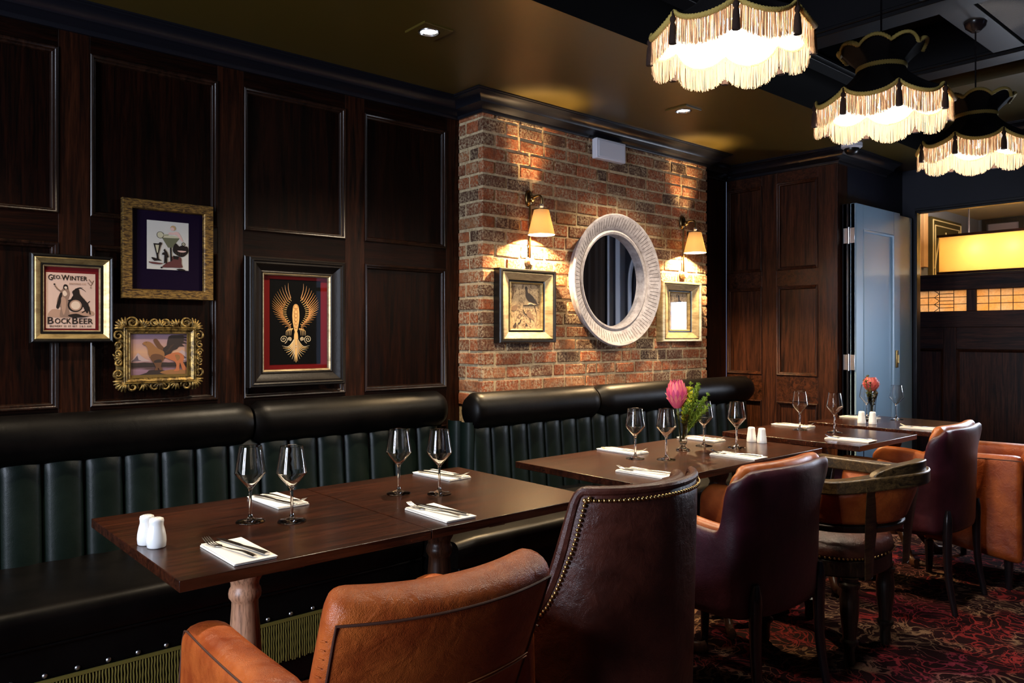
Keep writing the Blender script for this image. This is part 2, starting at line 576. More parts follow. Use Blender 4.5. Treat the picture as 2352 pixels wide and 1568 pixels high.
# long panelled wall on the left (faces -Y), with the brick pier standing in front of it
edges = [(x, x+.478) for x in (-2.78+.0, -2.2, -1.62, -1.04, -.46)]
edges = [(-1.73-.02, -1.26), (-1.14, -.67), (-.56, -.07+.0), (.137, .615), (.719, 1.193), (1.303, 1.783), (1.884, 2.362), (2.52, 4.28)]
edges = [(a+2.2, b+2.2) for a, b in edges]
panel_wall('wall_left', 7.09, edges, [(.12, .80), (.99, 1.595), (1.70, 2.305)], (-2.2, 3.2, 0), 0, M['oak_z'], M['oak_x'])
# end wall (faces -X)
panel_wall('wall_end', .83, [(.01, .287), (.40, .697)], [(.12, .80), (.98, 1.59), (1.70, 2.30)], (4.89, 3.2, 0), -PI/2, M['oak_far'], M['oak_fary'])
S(G().box(4.892, 5.9, 2.372, 2.52, 0, 2.46).build('wall_recess', M['navy'], smooth=False))

# brick pier
def brick_pier():
    rnd = random.Random(11)
    x0, x1, yf, yb, zb, zt = 2.44, 4.36, 3.0, 3.2, 0, 2.44
    core = G().box(x0+.006, x1-.006, yf+.006, yb-.001, zb, zt)
    root = core.build('wall_pier', M['mortar'], smooth=False); S(root)
    g = G(); tones = []
    def brick(cx, cyy, cz, lx, ly, lz):
        n0 = len(g.v)
        j = lambda s: rnd.uniform(-s, s)
        ang = j(.008)
        b = .0035
        # chamfered block, slightly irregular
        a, c, d = lx/2+j(.002), ly/2, lz/2+j(.0018)
        Mz = Matrix.Rotation(ang, 3, 'Y')
        pts = []
        for sx in (-1, 1):
            for sy in (-1, 1):
                for sz in (-1, 1):
                    for k in range(3):
                        p = Vector((sx*(a-(b if k != 0 else 0)), sy*(c-(b if k != 1 else 0)), sz*(d-(b if k != 2 else 0))))
                        p += Vector((j(.0009), j(.0012), j(.0009)))
                        q = Mz @ p
                        pts.append((cx+q.x, cyy+q.y, cz+q.z))
        bm = bmesh.new()
        vs = [bm.verts.new(p) for p in pts]
        bmesh.ops.convex_hull(bm, input=vs)
        bm.verts.index_update()
        for v_ in bm.verts: g.v.append(tuple(v_.co))
        nf = 0
        for f in bm.faces:
            g.face([n0+v_.index for v_ in f.verts]); nf += 1
        bm.free()
        t = rnd.random()
        tones.extend([t]*(len(g.v)-n0))
    ph, bh = .0693, .056
    row = 0
    z = .9
    while z < 2.42:
        cz = z+bh/2
        # front face, alternate courses: first brick returns round the corner
        x = x0 + (0 if row % 2 == 0 else 0)
        first = True
        while x < x1-.01:
            L = .158+rnd.uniform(-.008, .008)
            if first: L = .076 if row % 2 else .150
            if rnd.random() < .16 and not first: L = .074
            xe = min(x+L, x1)
            if x1-xe < .03: xe = x1
            if xe-x > .02:
                brick((x+xe)/2, yf+.02+rnd.uniform(-.002, .002), cz+rnd.uniform(-.002, .002), xe-x, .04, bh)
            x = xe+.0135+rnd.uniform(-.002, .003)
            first = False
        # side face (faces -X)
        segs = [(0.042, .104), (.117, .2)] if row % 2 == 0 else [(.042, .2)]
        if row % 3 == 2: segs = [(.042, .135), (.148, .2)]
        for a, b2 in segs:
            brick(x0+.02, yf+(a+b2)/2, cz, .04, b2-a, bh)
        brick(x1-.02, yf+.12, cz, .04, .15, bh)
        z += ph; row += 1
    o = g.build('brick_courses', M['brick'], root, smooth=False)
    at = o.data.attributes.new('tone', 'FLOAT', 'POINT')
    for i, t_ in enumerate(tones): at.data[i].value = t_
    return root
brick_pier()

# ceilings: low olive soffit along the wall, higher black coffered part beyond it
S(G().box(-2.3, 5.9, 2.03, 3.3, 2.455, 2.9).build('ceiling', [M['ceil_olive']], smooth=False))
S(G().box(-2.3, 5.95, 2.0295, 2.0301, 2.4551, 2.9).build('trim_5', M['ceil_black'], smooth=False))
S(G().box(-2.3, 6.0, -3.3, 2.03, 2.9, 3.0).build('ceiling_high', M['ceil_black'], smooth=False))
S(G().box(4.76, 5.9, -1.5, 2.029, 2.655, 2.74).build('ceiling_end', M['ceil_olive'], smooth=False))

def crown(name, path, zt, drop, out, m):
    prof = [(0, zt-drop), (.012, zt-drop), (.016, zt-drop+.010), (.016, zt-drop+.016), (.028, zt-drop+.022),
            (out*.40, zt-drop*.62), (out*.50, zt-drop*.58), (out*.52, zt-drop*.50), (out*.62, zt-drop*.34), (out*.80, zt-drop*.20),
            (out*.93, zt-drop*.14), (out*.93, zt-.008), (out, zt-.006), (out, zt), (0, zt)]
    g = G().sweep_xy(path, prof)
    return S(g.build(name, m, angle=28))
crown('trim_1', [(-2.2, 3.2), (2.44, 3.2), (2.44, 3.0), (4.36, 3.0), (4.36, 3.2), (4.89, 3.2), (4.89, 2.37), (5.6, 2.37)], 2.4545, .085, .12, M['crown'])

# beams of the coffered part, with a small bead along their lower edges
def beam(name, x0, x1, y0, y1, z0, z1):
    g = G().box(x0, x1, y0, y1, z0, z1)
    e = .012
    g.box(x0-e, x1+e, y0-e, y1+e, z0+.018, z0+.034)
    return S(g.build(name, M['beam'], bevel=.003))
beam('trim_10', -2.0, 4.75, 1.92, 2.0, 2.645, 2.9)
beam('trim_11', 3.46, 3.60, -1.5, 1.90, 2.645, 2.9)
beam('trim_12', 4.36, 4.50, -1.5, 1.90, 2.645, 2.9)
beam('trim_13', -1.0, 3.44, 1.17, 1.31, 2.66, 2.9)
beam('trim_14', 3.62, 4.34, 1.17, 1.31, 2.66, 2.9)
S(G().box(3.62, 4.34, .98, 1.155, 2.66, 2.70).build('trim_6', plain('grey_grille', (.03, .03, .035), .8, bump=(220, .9, .004)), smooth=False))

# wall with the opening to the next room (faces -X)
g = G()
g.box(5.9, 5.935, 1.55, 2.372, 2.147, 2.66)
g.box(5.9, 5.935, 2.276, 2.372, 0, 2.147)
g.box(5.9, 5.935, 1.20-.02, 1.572, 1.62, 2.66)
g.box(5.9, 5.935, 1.556, 1.575, 0, 1.62)
g.box(5.9, 5.935, 1.18, 1.575, 0, .95)
g.box(5.9, 5.935, -3.3, 1.18, 0, 2.66)
S(g.build('wall_far', M['navy'], smooth=False))
crown('trim_2', [(5.9, 2.37), (5.9, -1.2)], 2.654, .085, .11, M['crown'])
g = G()
for a, b, h, t_ in ((2.262, 2.276, 2.147, .03),):
    g.box(5.878, 5.942, a, b, 0, h)
g.box(5.878, 5.942, 1.56, 2.276, 2.135, 2.150)
g.box(5.872, 5.884, 1.56, 2.276, 2.150, 2.168)
S(g.build('trim_3', M['crown'], bevel=.002))

# outer walls with the street windows
g = G()
g.box(-2.4, -2.2, -3.4, .3, 0, 2.9); g.box(-2.4, -2.2, 1.9, 3.4, 0, 2.9)
g.box(-2.4, -2.2, .3, 1.9, 0, .75); g.box(-2.4, -2.2, .3, 1.9, 2.45, 2.9)
S(g.build('wall_back', M['navy'], smooth=False))
g = G()
g.box(-2.4, 4.9, -3.45, -3.3, 0, 2.9); g.box(5.8, 6.0, -3.45, -3.3, 0, 2.9)
g.box(4.9, 5.8, -3.45, -3.3, 0, .8); g.box(4.9, 5.8, -3.45, -3.3, 2.3, 2.9)
S(g.build('wall_right', M['navy'], smooth=False))

def window(name, x, y0, y1, z0, z1, n, m, transom=.72, tm=.05):
    g = G()
    t_ = .05
    g.box(x-.08, x-.02, y0, y1, z0, z0+t_); g.box(x-.08, x-.02, y0, y1, z1-t_, z1)
    zt = lerp(z0, z1, transom)
    for k in range(n+1):
        yy = lerp(y0+t_/2, y1-t_/2, k/n)
        g.box(x-.08, x-.02, yy-tm/2, yy+tm/2, z0+t_, z1-t_)
    g.box(x-.07, x-.03, y0+t_, y1-t_, zt-.02, zt+.02)
    return S(g.build(name, m))
win1 = window('window_1', -2.2, .3, 1.9, .75, 2.45, 2, M['navy'], .9, .26)
def area(name, loc, rot, sx, sy, e, col, parent=None):
    l = bpy.data.lights.new(name, 'AREA'); l.shape = 'RECTANGLE'; l.size = sx; l.size_y = sy
    l.energy = e; l.color = col
    o = bpy.data.objects.new(name, l); COL.objects.link(o); o.location = loc; o.rotation_euler = rot
    if parent: o.parent = parent
    return o
# daylight behind the panes (area light facing +X)
area('daylight', (-2.33, 1.1, 1.6), (0, -PI/2, 0), 1.6, 1.55, E_WINDOW, DAY, win1)
g = G()
for k in range(4): g.box(4.9+.3*k-.02, 4.9+.3*k+.03, -3.33, -3.28, .8, 2.3)
for z in (.8, 1.85, 2.25): g.box(4.9, 5.8, -3.32, -3.29, z, z+.05)
win3 = S(g.build('window_3', M['navy']))
area('daylight', (5.35, -3.36, 1.55), (-PI/2, 0, 0), .88, 1.4, E_WINDOW2, DAY, win3)
win2 = window('window_2', 6.02, 1.18, 1.556, .95, 1.62, 1, M['white_plastic'], .5)
area('daylight', (6.00, 1.37, 1.28), (0, PI/2, 0), .6, .34, 20.0, DAY, win2)

# things the round mirror sees on the far wall: heavy curtain, pale posts, an arch over brickwork
rt = empty('curtain', (5.82, .5, 0), 0, 'heavy dark brown floor-length curtain hanging on the far wall', 'curtain')
g = G().slab(lambda u, v: (.02*sin(u*58)+.012*sin(u*131+1), lerp(-.75, .24, u), lerp(.05, 2.35, v)), 130, 2, .006)
g.build('curtain_cloth', plain('dark_curtain', (.03, .018, .013), .8), rt)
G().cyl((0, -.8, 2.37), (0, .28, 2.37), .012).build('curtain_rod', M['steel'], rt)
pw = plain('pale_painted_post', (.45, .5, .6), .5)
S(G().box(5.84, 5.9, .775, .80, 0, 2.6).build('trim_7', pw, smooth=False))
S(G().box(5.82, 5.9, .90, .955, 0, 2.6).build('trim_8', pw, smooth=False))
g = G()
g.tube([(5.87, 1.18-.14*sin(a), 1.75+.32*cos(a)-.0) for a in [PI/2*k/10 for k in range(11)]]+[(5.87, 1.04, .0)], .02, 6)
S(g.build('trim_9', pw))

# ---- room beyond
RM = plain('grey_blue_plaster', (.16, .17, .24), .8)
g = G()
g.box(5.936, 10.2, 3.2, 3.3, 0, 2.62); g.box(10.1, 10.2, -2.2, 3.2, 0, 2.62); g.box(5.936, 10.2, -2.3, -2.2, 0, 2.62)
S(g.build('wall_beyond', RM, smooth=False))
S(G().box(5.936, 10.2, -2.3, 3.3, 2.6, 2.66).build('ceiling_beyond', plain('cream_ceiling', (.42, .33, .19), .6), smooth=False))
# timber screen with leaded glass
rt = empty('timber_screen', (6.9, 2.2, 0), 0, 'dark oak booth screen with leaded glass strip beyond the doorway', 'screen')
W_ = M['oak_far']; Wy = M['oak_fary']
G().box(0, .05, -1.6, .98, 1.625, 1.745).build('top_rail', Wy, rt, bevel=.004)
G().box(-.01, .06, -1.6, .98, 1.735, 1.757).build('cap', Wy, rt, bevel=.003)
G().box(0, .05, -1.6, .98, 1.32, 1.452).build('middle_rail', Wy, rt, bevel=.003)
for a, b in ((.90, .98), (.005, .075), (-.79, -.72), (-1.6, -1.5)):
    G().box(.001, .049, a, b, 1.452, 1.625).build('post', W_, rt, bevel=.003)
G().box(.012, .04, -1.6, .98, 0, 1.32).build('field', W_, rt, smooth=False)
for a, b in ((.62, .98), (.15-.0, .25), (-.52, -.40), (-1.3, -1.18)):
    G().box(0, .05, a, b, 0, 1.32).build('post', W_, rt, bevel=.003)
for a, b in ((.25, .62), (-.40, .15), (-1.18, -.52)):
    G().box(.001, .05, a, b, 1.14, 1.32).build('rail', Wy, rt, bevel=.003)
    g = G(); g.rings([[(x, a+i, .15+i), (x, b-i, .15+i), (x, b-i, 1.14-i), (x, a+i, 1.14-i)] for i, x in ((0, .0), (.006, -.008), (.014, 0), (.022, .011))])
    g.build('panel_moulding', W_, rt, angle=50)
t = NT('seedy_leaded_glass'); t.t.nodes.remove(t.b)
v = t.obj(); nn = t.noise(v, 70, 3, .7)
tint = t.mix(t.n('ShaderNodeTexNoise', Vector=v, Scale=9.0, Detail=0.0).outputs[0], (.95, .62, .28), (.85, .85, .9))
d = t.n('ShaderNodeBsdfTranslucent', Color=t.mix(nn, (.5, .3, .12), tint))
tr = t.n('ShaderNodeBsdfTransparent', Color=tint)
gl = t.n('ShaderNodeMixShader', i0=.35, i1=d.outputs[0], i2=tr.outputs[0])
t.link(gl.outputs[0], t.out.inputs[0])
M['leaded'] = t.mat
for (a, b) in ((.075, .90), (-.72, .005), (-1.5, -.79)):
    G().box(.022, .026, a, b, 1.452, 1.625).build('leaded_glass', M['leaded'], rt, smooth=False)
    g = G()
    z0, z1 = 1.452, 1.625
    def bar(ya, za, yb, zb): g.cyl((.02, ya, za), (.02, yb, zb), .0028, seg=6)
    if a > 0:
        ys = [.88-.0, .79, .715, .57, .485, .40, .255, .18]
        ys = [.13, .245, .40, .51, .62, .775]
        for yy in (.175, .285, .37, .45, .53, .615, .70, .79): bar(yy, z0, yy, z1)
        for k in (1, 2): bar(a, lerp(z0, z1, k/3), b, lerp(z0, z1, k/3))
        for (ya, yb) in ((.175, .285), (.615, .70)):
            for k in (1, 3, 5): bar(ya, lerp(z0, z1, k/6), yb, lerp(z0, z1, k/6))
        for yc, dy in ((.285, .04), (.615, -.04)):
            for k in range(3):
                za, zb = lerp(z0, z1, k/3), lerp(z0, z1, (k+1)/3)
                bar(yc, (za+zb)/2, yc+dy, za); bar(yc, (za+zb)/2, yc+dy, zb)
    else:
        k = 1
        while a+.085*k < b: bar(b-.085*k, z0, b-.085*k, z1); k += 1
        for k in (1, 2): bar(a, lerp(z0, z1, k/3), b, lerp(z0, z1, k/3))
    g.build('leading', M['black_gloss'], rt)

# long fabric box pendant
rt = empty('box_pendant_lamp', (7.8, 1.95, 0), 0, 'long rectangular amber fabric pendant lamp glowing beyond the doorway', 'pendant lamp')
FB = cloth_tr('amber_lamp_fabric', (.80, .62, .30), (.80, .62, .32), .6)
g = G()
for s in (-.15, .15): g.slab(lambda u, v, s=s: (s, lerp(-.8, .8, u), lerp(1.82, 2.15, v)), 40, 1, .003)
for s in (-.8, .8): g.slab(lambda u, v, s=s: (lerp(-.15, .15, u), s, lerp(1.82, 2.15, v)), 4, 1, .003)
g.build('fabric_sides', FB, rt, smooth=False)
for z in (1.81, 2.15):
    g = G()
    g.box(-.165, -.14, -.815, .815, z, z+.022); g.box(.14, .165, -.815, .815, z, z+.022)
    g.box(-.14, .14, -.815, -.79, z, z+.022); g.box(-.14, .14, .79, .815, z, z+.022)
    g.build('frame_rail', M['oak_fary'], rt)
g = G().box(-.13, .13, -.78, .78, 1.822, 1.826); g.build('diffuser', M['linen_in'], rt, smooth=False)
for yy in (-.6, .6):
    G().cyl((0, yy, 2.16), (0, yy, 2.6), .006).build('chain', M['black_leg'], rt)
    G().box(-.14, .14, yy-.01, yy+.01, 2.15, 2.166).build('cross_bar', M['black_leg'], rt)
area('lamp_glow', (0, 0, 1.812), (0, 0, 0), .24, 1.5, 26, (1.0, .80, .5), rt)
area('lamp_glow', (0, 0, 2.17), (PI, 0, 0), .24, 1.5, 45, (1.0, .84, .58), rt)
for yy in (-.55, -.18, .2, .5):
    l = bpy.data.lights.new('lamp_glow', 'POINT'); l.energy = 9; l.color = (1.0, .90, .72); l.shadow_soft_size = .05
    o = bpy.data.objects.new('lamp_glow', l); COL.objects.link(o); o.location = (-.085, yy, 2.03); o.parent = rt
    G().sphere((0, yy, 2.03), .02).build('bulb', emit('lamp_bulb', (1, .85, .6), 40) if yy < -.5 else bpy.data.materials['lamp_bulb'], rt)

# wall art and boards beyond
rt = empty('line_drawing_board', (9.01, 3.19, 0), 0, 'large dark board with cream outline drawing on the far grey wall', 'artwork')
G().box(-.42, .42, -.03, .005, 1.75, 2.49).build('board', plain('board_olive', (.06, .045, .015), .5), rt, smooth=False)
cream = plain('cream_line', (.75, .62, .38), .6)
g = G()
for k in (.03, .085):
    for p, q in (((-.42+k, 1.8), (-.42+k, 2.49-k)), ((-.42+k, 2.49-k), (.42-k, 2.49-k)), ((.42-k, 2.49-k), (.42-k, 1.8))):
        g.cyl((p[0], -.035, p[1]), (q[0], -.035, q[1]), .007, seg=6)
for c in ([(-.05, 2.35), (0, 2.2), (.1, 2.1), (.15, 2.17), (.1, 2.3)], [(-.2, 1.8), (-.18, 2.0), (-.1, 2.15), (-.02, 2.2)], [(-.12, 1.8), (-.1, 2.0), (-.04, 2.1)], [(-.35, 1.95), (-.3, 2.1), (-.22, 2.28)], [(0, 1.8), (.1, 1.95), (.2, 1.8)]):
    g.tube([(p.x, -.036, p.z) for p in curve([(a, 0, b) for a, b in c], 14)], .008, 6)
g.build('line_drawing', cream, rt)
pk = plain('pale_timber_boards', (.5, .30, .17), .7)
for i, (a, b, z0, z1) in enumerate(((8.21, 8.29, 1.7, 2.56), (8.375, 8.475, 1.95, 2.56))):
    o = G().box(a, b, 3.15, 3.199, z0, z1).build('timber_board', pk, bevel=.004)
    tag(o, ('pale timber board on the grey wall, nearest the doorway jamb', 'wider pale timber board left of the outline drawing')[i], 'board')
o = G().slab(lambda u, v: (lerp(9.62, 10.02, u), 3.16+.012*sin(u*40), lerp(1.7, 2.34, v)), 50, 1, .004).build('curtain', pk)
tag(o, 'short pale pleated hanging right of the outline drawing beyond the doorway', 'curtain')
for i, (y0, y1) in enumerate(((2.72, 3.14), (2.2, 2.62), (1.65, 2.1))):
    f = empty('glazed_frame', (10.08, (y0+y1)/2, 0), 0, ('dark glazed frame at the corner of the far room', 'dark framed amber panel in the far room, middle of three', 'dark framed amber panel in the far room, furthest right')[i], 'window frame', 'glazed frames on the far wall')
    h = (y1-y0)/2
    g = G(); z0, z1 = 1.70, 2.585
    g.box(-.06, .015, -h, -h+.05, z0, z1); g.box(-.06, .015, h-.05, h, z0, z1); g.box(-.06, .015, -h+.05, h-.05, z1-.05, z1); g.box(-.06, .015, -h+.05, h-.05, z0, z0+.05)
    g.build('frame', M['dark_wood'], f)
    G().box(-.01, .0, -h+.05, h-.05, z0+.05, z1-.05).build('panel', plain('amber_panel%d' % i, (.5, .28, .06) if i else (.3, .25, .33), .3), f, smooth=False)

# ---- folding doors standing open along y = 2.275
def door_leaf(name, y, x0, x1, zt, mat_):
    g = G(); t_ = .04
    root = G().box(x0, x1, y+.012, y+t_-.006, .01, zt).build(name, mat_, smooth=False)
    S(root)
    a, b, c, d = x0+.10, x1-.10, .20, zt-.16
    G().box(x0, a, y, y+t_, .01, zt).build('stile', mat_, root, bevel=.002)
    G().box(b, x1, y, y+t_, .01, zt).build('stile', mat_, root, bevel=.002)
    G().box(a, b, y, y+t_, d, zt).build('rail', mat_, root, bevel=.002)
    G().box(a, b, y, y+t_, .01, c).build('rail', mat_, root, bevel=.002)
    g = G(); g.rings([[(a+i, yy, c+i), (b-i, yy, c+i), (b-i, yy, d-i), (a+i, yy, d-i)] for i, yy in ((0, y+.002), (.004, y-.004), (.012, y), (.018, y+.011))])
    g.build('panel_moulding', mat_, root, angle=40)
    return root
d1 = door_leaf('door_1', 2.275, 4.95, 5.62, 2.108, M['door_blue'])
d2 = door_leaf('door_2', 2.322, 4.94, 5.60, 2.108, M['crown'])
for z in (.22, 1.08, 1.90):
    g = G(); g.box(4.938, 4.950, 2.281, 2.355, z-.05, z+.05)
    g.cyl((4.936, 2.318, z-.055), (4.936, 2.318, z+.055), .008)
    g.build('hinge', M['chrome'], d1, bevel=.001)
g = G(); g.box(5.545, 5.575, 2.266, 2.276, 1.03, 1.15); g.cyl((5.56, 2.262, 1.06), (5.56, 2.262, 1.12), .006)
g.build('flush_pull', M['brass'], d1, bevel=.003)
for d_ in (d1,):
    pass
d3 = S(G().box(5.64, 5.86, 2.288, 2.33, .01, 2.10).build('door_3', M['door_blue'], bevel=.003))
# ================================================================== BANQUETTE
def roll(x0, x1, yb, zc, r, parent, ends=(1, 1)):
    """padded head roll segment, rounded at its ends, along x"""
    n = 26
    rows = []
    g = G()
    L = x1-x0
    prof = []
    def pt(u, v):
        a = 2*PI*v
        x = x0+L*u
        e = min(u, 1-u)*L
        k = 1 if e > .022 else math.sqrt(max(0, 1-((.022-e)/.022)**2))*.22+.78
        # flattened oval, fuller to the front and top
        yy = cos(a)*r*.86*k; zz = sin(a)*r*k
        return (x, yb-r*.86+yy, zc+zz)
    us = 30
    g.grid(pt, us, 22, cv=True)
    i0 = 0
    g.face([j*(us+1) for j in range(22)]); g.face([j*(us+1)+us for j in range(22)])
    return g.build('head_roll', M['black_leather'], parent, angle=60)

def channels(x0, x1, n, yb, z0, z1, parent, depth=.035, lean=.05):
    """vertical channel-tufted back; face towards -y; yb = front of the channels at mid height"""
    g = G()
    wch = (x1-x0)/n
    for k in range(n):
        a = x0+k*wch
        def fn(u, v):
            px = a+wch*u
            b = sin(PI*u)**.42 if 0 < u < 1 else 0
            top = 1-max(0, (v-.90)/.10)**2*.7 if v > .90 else 1
            z = lerp(z0, z1, v)
            return (px, yb+depth+.012 - depth*b*top - (.0) + lean*(v-.5)*.6, z + .008*sin(PI*u)*(1 if v == 1 else 0))
        g.grid(fn, 12, 12)
        # top turn-over towards the wall
        g.grid(lambda u, v: (a+wch*u, lerp(fn(u, 1)[1], yb+.10, v), fn(u, 1)[2]-.012*v), 12, 1)
    return g

def channels_side(x, y0, y1, n, z0, z1):
    g = G(); wch = (y1-y0)/n
    for k in range(n):
        a = y0+k*wch
        g.grid(lambda u, v: (x+.028-.03*(sin(PI*u)**.42 if 0 < u < 1 else 0), a+wch*u, lerp(z0, z1, v)), 10, 10)
    return g

def cushion(x0, x1, y0, y1, z0, z1, parent, name='seat_cushion', rf=.035):
    """box cushion with a bull-nosed front (towards -y) and a little crown"""
    g = G()
    nx, n = 14, 22
    path = [(y1, z1)] + [(y0+rf+(y1-y0-rf)*(1-k/6), z1) for k in range(1, 6)]
    path += [(y0+rf-rf*sin(a), z1-rf+rf*cos(a)) for a in [PI/2*k/6 for k in range(7)]]
    path += [(y0+.004, z0+.012), (y0+.014, z0), (y1, z0)]
    K = len(path)
    def P(i, j):
        u = i/nx
        e = min(u, 1-u)*(x1-x0)
        k = 0 if e > .02 else (1-math.sqrt(max(0, 1-((.02-e)/.02)**2)))
        yy, zz = path[j]
        zz2 = zz - (.012*k if zz > z1-.03 else 0) + (.008*sin(PI*u) if zz > z1-.03 and yy > y0+.05 else 0)
        return (lerp(x0, x1, u), yy+.012*k*(1 if yy < y0+.05 else 0), zz2)
    xs = [0, .3, .7, 1.2] 
    def fn(u, v): return P(u*nx, min(K-1, int(round(v*(K-1)))))
    g.grid(fn, nx, K-1)
    g.face([j*(nx+1) for j in range(K)]); g.face([j*(nx+1)+nx for j in range(K)])
    return g.build(name, M['black_leather'], parent, angle=50)

def bullion(x0, x1, y, z0, z1, parent, ax='x'):
    """hanging cord fringe: twisted cords under a heading"""
    g = G(); rnd = random.Random(int(x0*100)+5)
    s = .0088; n = int((x1-x0)/s)
    for k in range(n):
        c = x0+(k+.5)*s
        zb = z0+rnd.uniform(0, .008)
        dx, dy = rnd.uniform(-.0012, .0012), rnd.uniform(-.0015, .0015)
        pts = []
        m = 9
        for q in range(m):
            z = lerp(z1, zb, q/(m-1))
            wob = .0010*sin(q*2.4+k)
            if ax == 'x': pts.append((c+dx*q/m+wob, y+dy*q/m, z))
            else: pts.append((y+dy*q/m, c+dx*q/m+wob, z))
        g.tube(pts, [.0026+.0008*(q % 2) for q in range(m)], 5)
    if ax == 'x': g.box(x0, x1, y-.004, y+.004, z1-.004, z1+.006)
    else: g.box(y-.004, y+.004, x0, x1, z1-.004, z1+.006)
    return g.build('bullion_fringe', M['gold_fringe'], parent, smooth=True)

def nails(x0, x1, y, z, step, parent, ax='x'):
    k = 0
    me = None
    x = x0
    while x < x1:
        p = (x, y, z) if ax == 'x' else (y, x, z)
        if me is None:
            Mr = Matrix.Rotation(PI/2, 3, 'X')
            o = G().lathe([(0, .005), (.0045, .0042), (.0075, .002), (.0082, 0), (0, 0)], (0, 0, 0), 10, Mr).build('nail_head', M['nail_silver'], parent)
            me = o.data
        else:
            o = bpy.data.objects.new('nail_head', me); COL.objects.link(o); o.parent = parent
        o.location = p
        x += step

# long section against the panelled wall
bl = empty('banquette', (0, 0, 0), 0, 'long black and green leather banquette below the panelled wall', 'banquette')
for a, b in ((-1.95, -.66), (-.65, .10-.0), (.11, 1.285), (1.295, 2.262)):
    roll(a, b, 3.185, .895, .088, bl)
channels(-1.92, 2.236, 32, 3.05, .44, .845, bl).build('channelled_back', M['green_leather'], bl, angle=70)
G().box(-1.95, 2.26, 3.10, 3.195, .02, .82).build('back_frame', M['black_leather'], bl, smooth=False)
cushion(-1.95, -.10, 2.57, 3.06, .36, .47, bl)
cushion(-.09, 1.79, 2.57, 3.06, .36, .47, bl)
G().box(-1.95, 1.80, 2.60, 3.08, .012, .358).build('base', M['black_leather'], bl, bevel=.006)
G().cyl((-1.95, 2.593, .352), (1.79, 2.593, .352), .006, seg=8).build('piping', M['black_leather'], bl)
nails(-.3, 1.77, 2.598, .262, .085, bl)
bullion(-.4, 1.79, 2.588, .10, .247, bl)

nest(bl, 'base', 'piping', 'nail_head', 'bullion_fringe')
# section in front of the brick pier
bp = empty('banquette', (0, 0, 0), 0, 'black and green leather banquette in front of the brick pier', 'banquette')
roll(2.268, 3.125, 2.965, .895, .088, bp); roll(3.135, 4.66, 2.965, .895, .088, bp)
g = channels(2.27, 4.63, 20, 2.83, .44, .845, bp)
g.build('channelled_back', M['green_leather'], bp, angle=70)
channels_side(2.245, 2.86, 3.05, 2, .44, .845).build('channelled_back', M['green_leather'], bp, angle=70)
G().box(2.275, 4.64, 2.88, 2.985, .02, .82).build('back_frame', M['black_leather'], bp, smooth=False)
cushion(1.80, 3.05, 2.345, 2.86, .36, .47, bp)
cushion(3.06, 4.45, 2.345, 2.86, .36, .47, bp)
cushion(4.46, 4.885, 2.345, 2.86, .36, .47, bp)
G().box(1.815, 4.885, 2.375, 2.87, .012, .358).build('base', M['black_leather'], bp, bevel=.006)
nails(1.85, 4.8, 2.374, .262, .085, bp)
bullion(1.82, 4.86, 2.362, .10, .247, bp)

nest(bp, 'base', 'nail_head', 'bullion_fringe')
# ================================================================== TABLES
def pedestal(root, x, m):
    prof = [(.0, .12), (.052, .12), (.054, .14), (.050, .165), (.046, .18), (.038, .195), (.040, .21), (.046, .24), (.0475, .30), (.0455, .38),
            (.042, .43), (.038, .49), (.0345, .535), (.034, .550), (.036, .556), (.0415, .564), (.0425, .574), (.0405, .584), (.036, .592), (.0365, .602), (.044, .616), (.050, .632), (.048, .650), (.040, .665), (.044, .69), (.049, .70), (.049, .7245), (0, .7245)]
    G().lathe([(r, z) for r, z in prof], (x, 0, 0), 32).build('turned_column', m, root, angle=60)
    for k in range(4):
        a = PI/4+k*PI/2
        pts = [(.03, 0, .17), (.09, 0, .165), (.15, 0, .13), (.20, 0, .07), (.24, 0, .028), (.285, 0, .022), (.31, 0, .030)]
        c = curve(pts, 18)
        Mr = Matrix.Rotation(a, 3, 'Z')
        g = G().tube([(Mr @ p)+Vector((x, 0, 0)) for p in c], [lerp(.027, .019, i/17) for i in range(18)], 10, sx=1.15, sy=.75)
        g.build('foot', m, root, angle=70)
    G().box(x-.03, x+.03, -.29, .29, .700, .7255).build('bearer', M['table_leg'], root, bevel=.003)
    G().box(x-.22, x+.22, -.03, .03, .698, .7245).build('bearer', M['table_leg'], root, bevel=.003)

def table(x0, x1, y0, y1, label, cols, m=None, group=None):
    cx, cyy = (x0+x1)/2, (y0+y1)/2
    r = empty('dining_table', (cx, cyy, 0), 0, label, 'table', group)
    G().box(x0-cx, x1-cx, y0-cyy, y1-cyy, .725, .75).build('table_top', M['table'], r, bevel=.0018, seg=3)
    for c in cols: pedestal(r, c-cx, m or M['table_leg'])
    return r
table(.538, 1.1735, 1.655, 2.38, 'dark brown wooden table nearest the camera on a pale turned column', [.825], M['table_leg_pale'])
table(1.1765, 1.81, 1.655, 2.375, 'dark brown wooden table pushed against the nearest one, behind the orange chair', [1.46])
table(2.06, 3.34, 1.69, 2.325, 'long dark wooden table before the brick pier carrying the pink protea vase', [2.38, 3.0])
table(3.515, 4.16, 1.60, 2.325, 'small dark wooden table between the protea table and the furthest table', [3.84])
table(4.30, 4.93, 1.55, 2.262, 'furthest small dark wooden table, beside the blue folding door', [4.60])

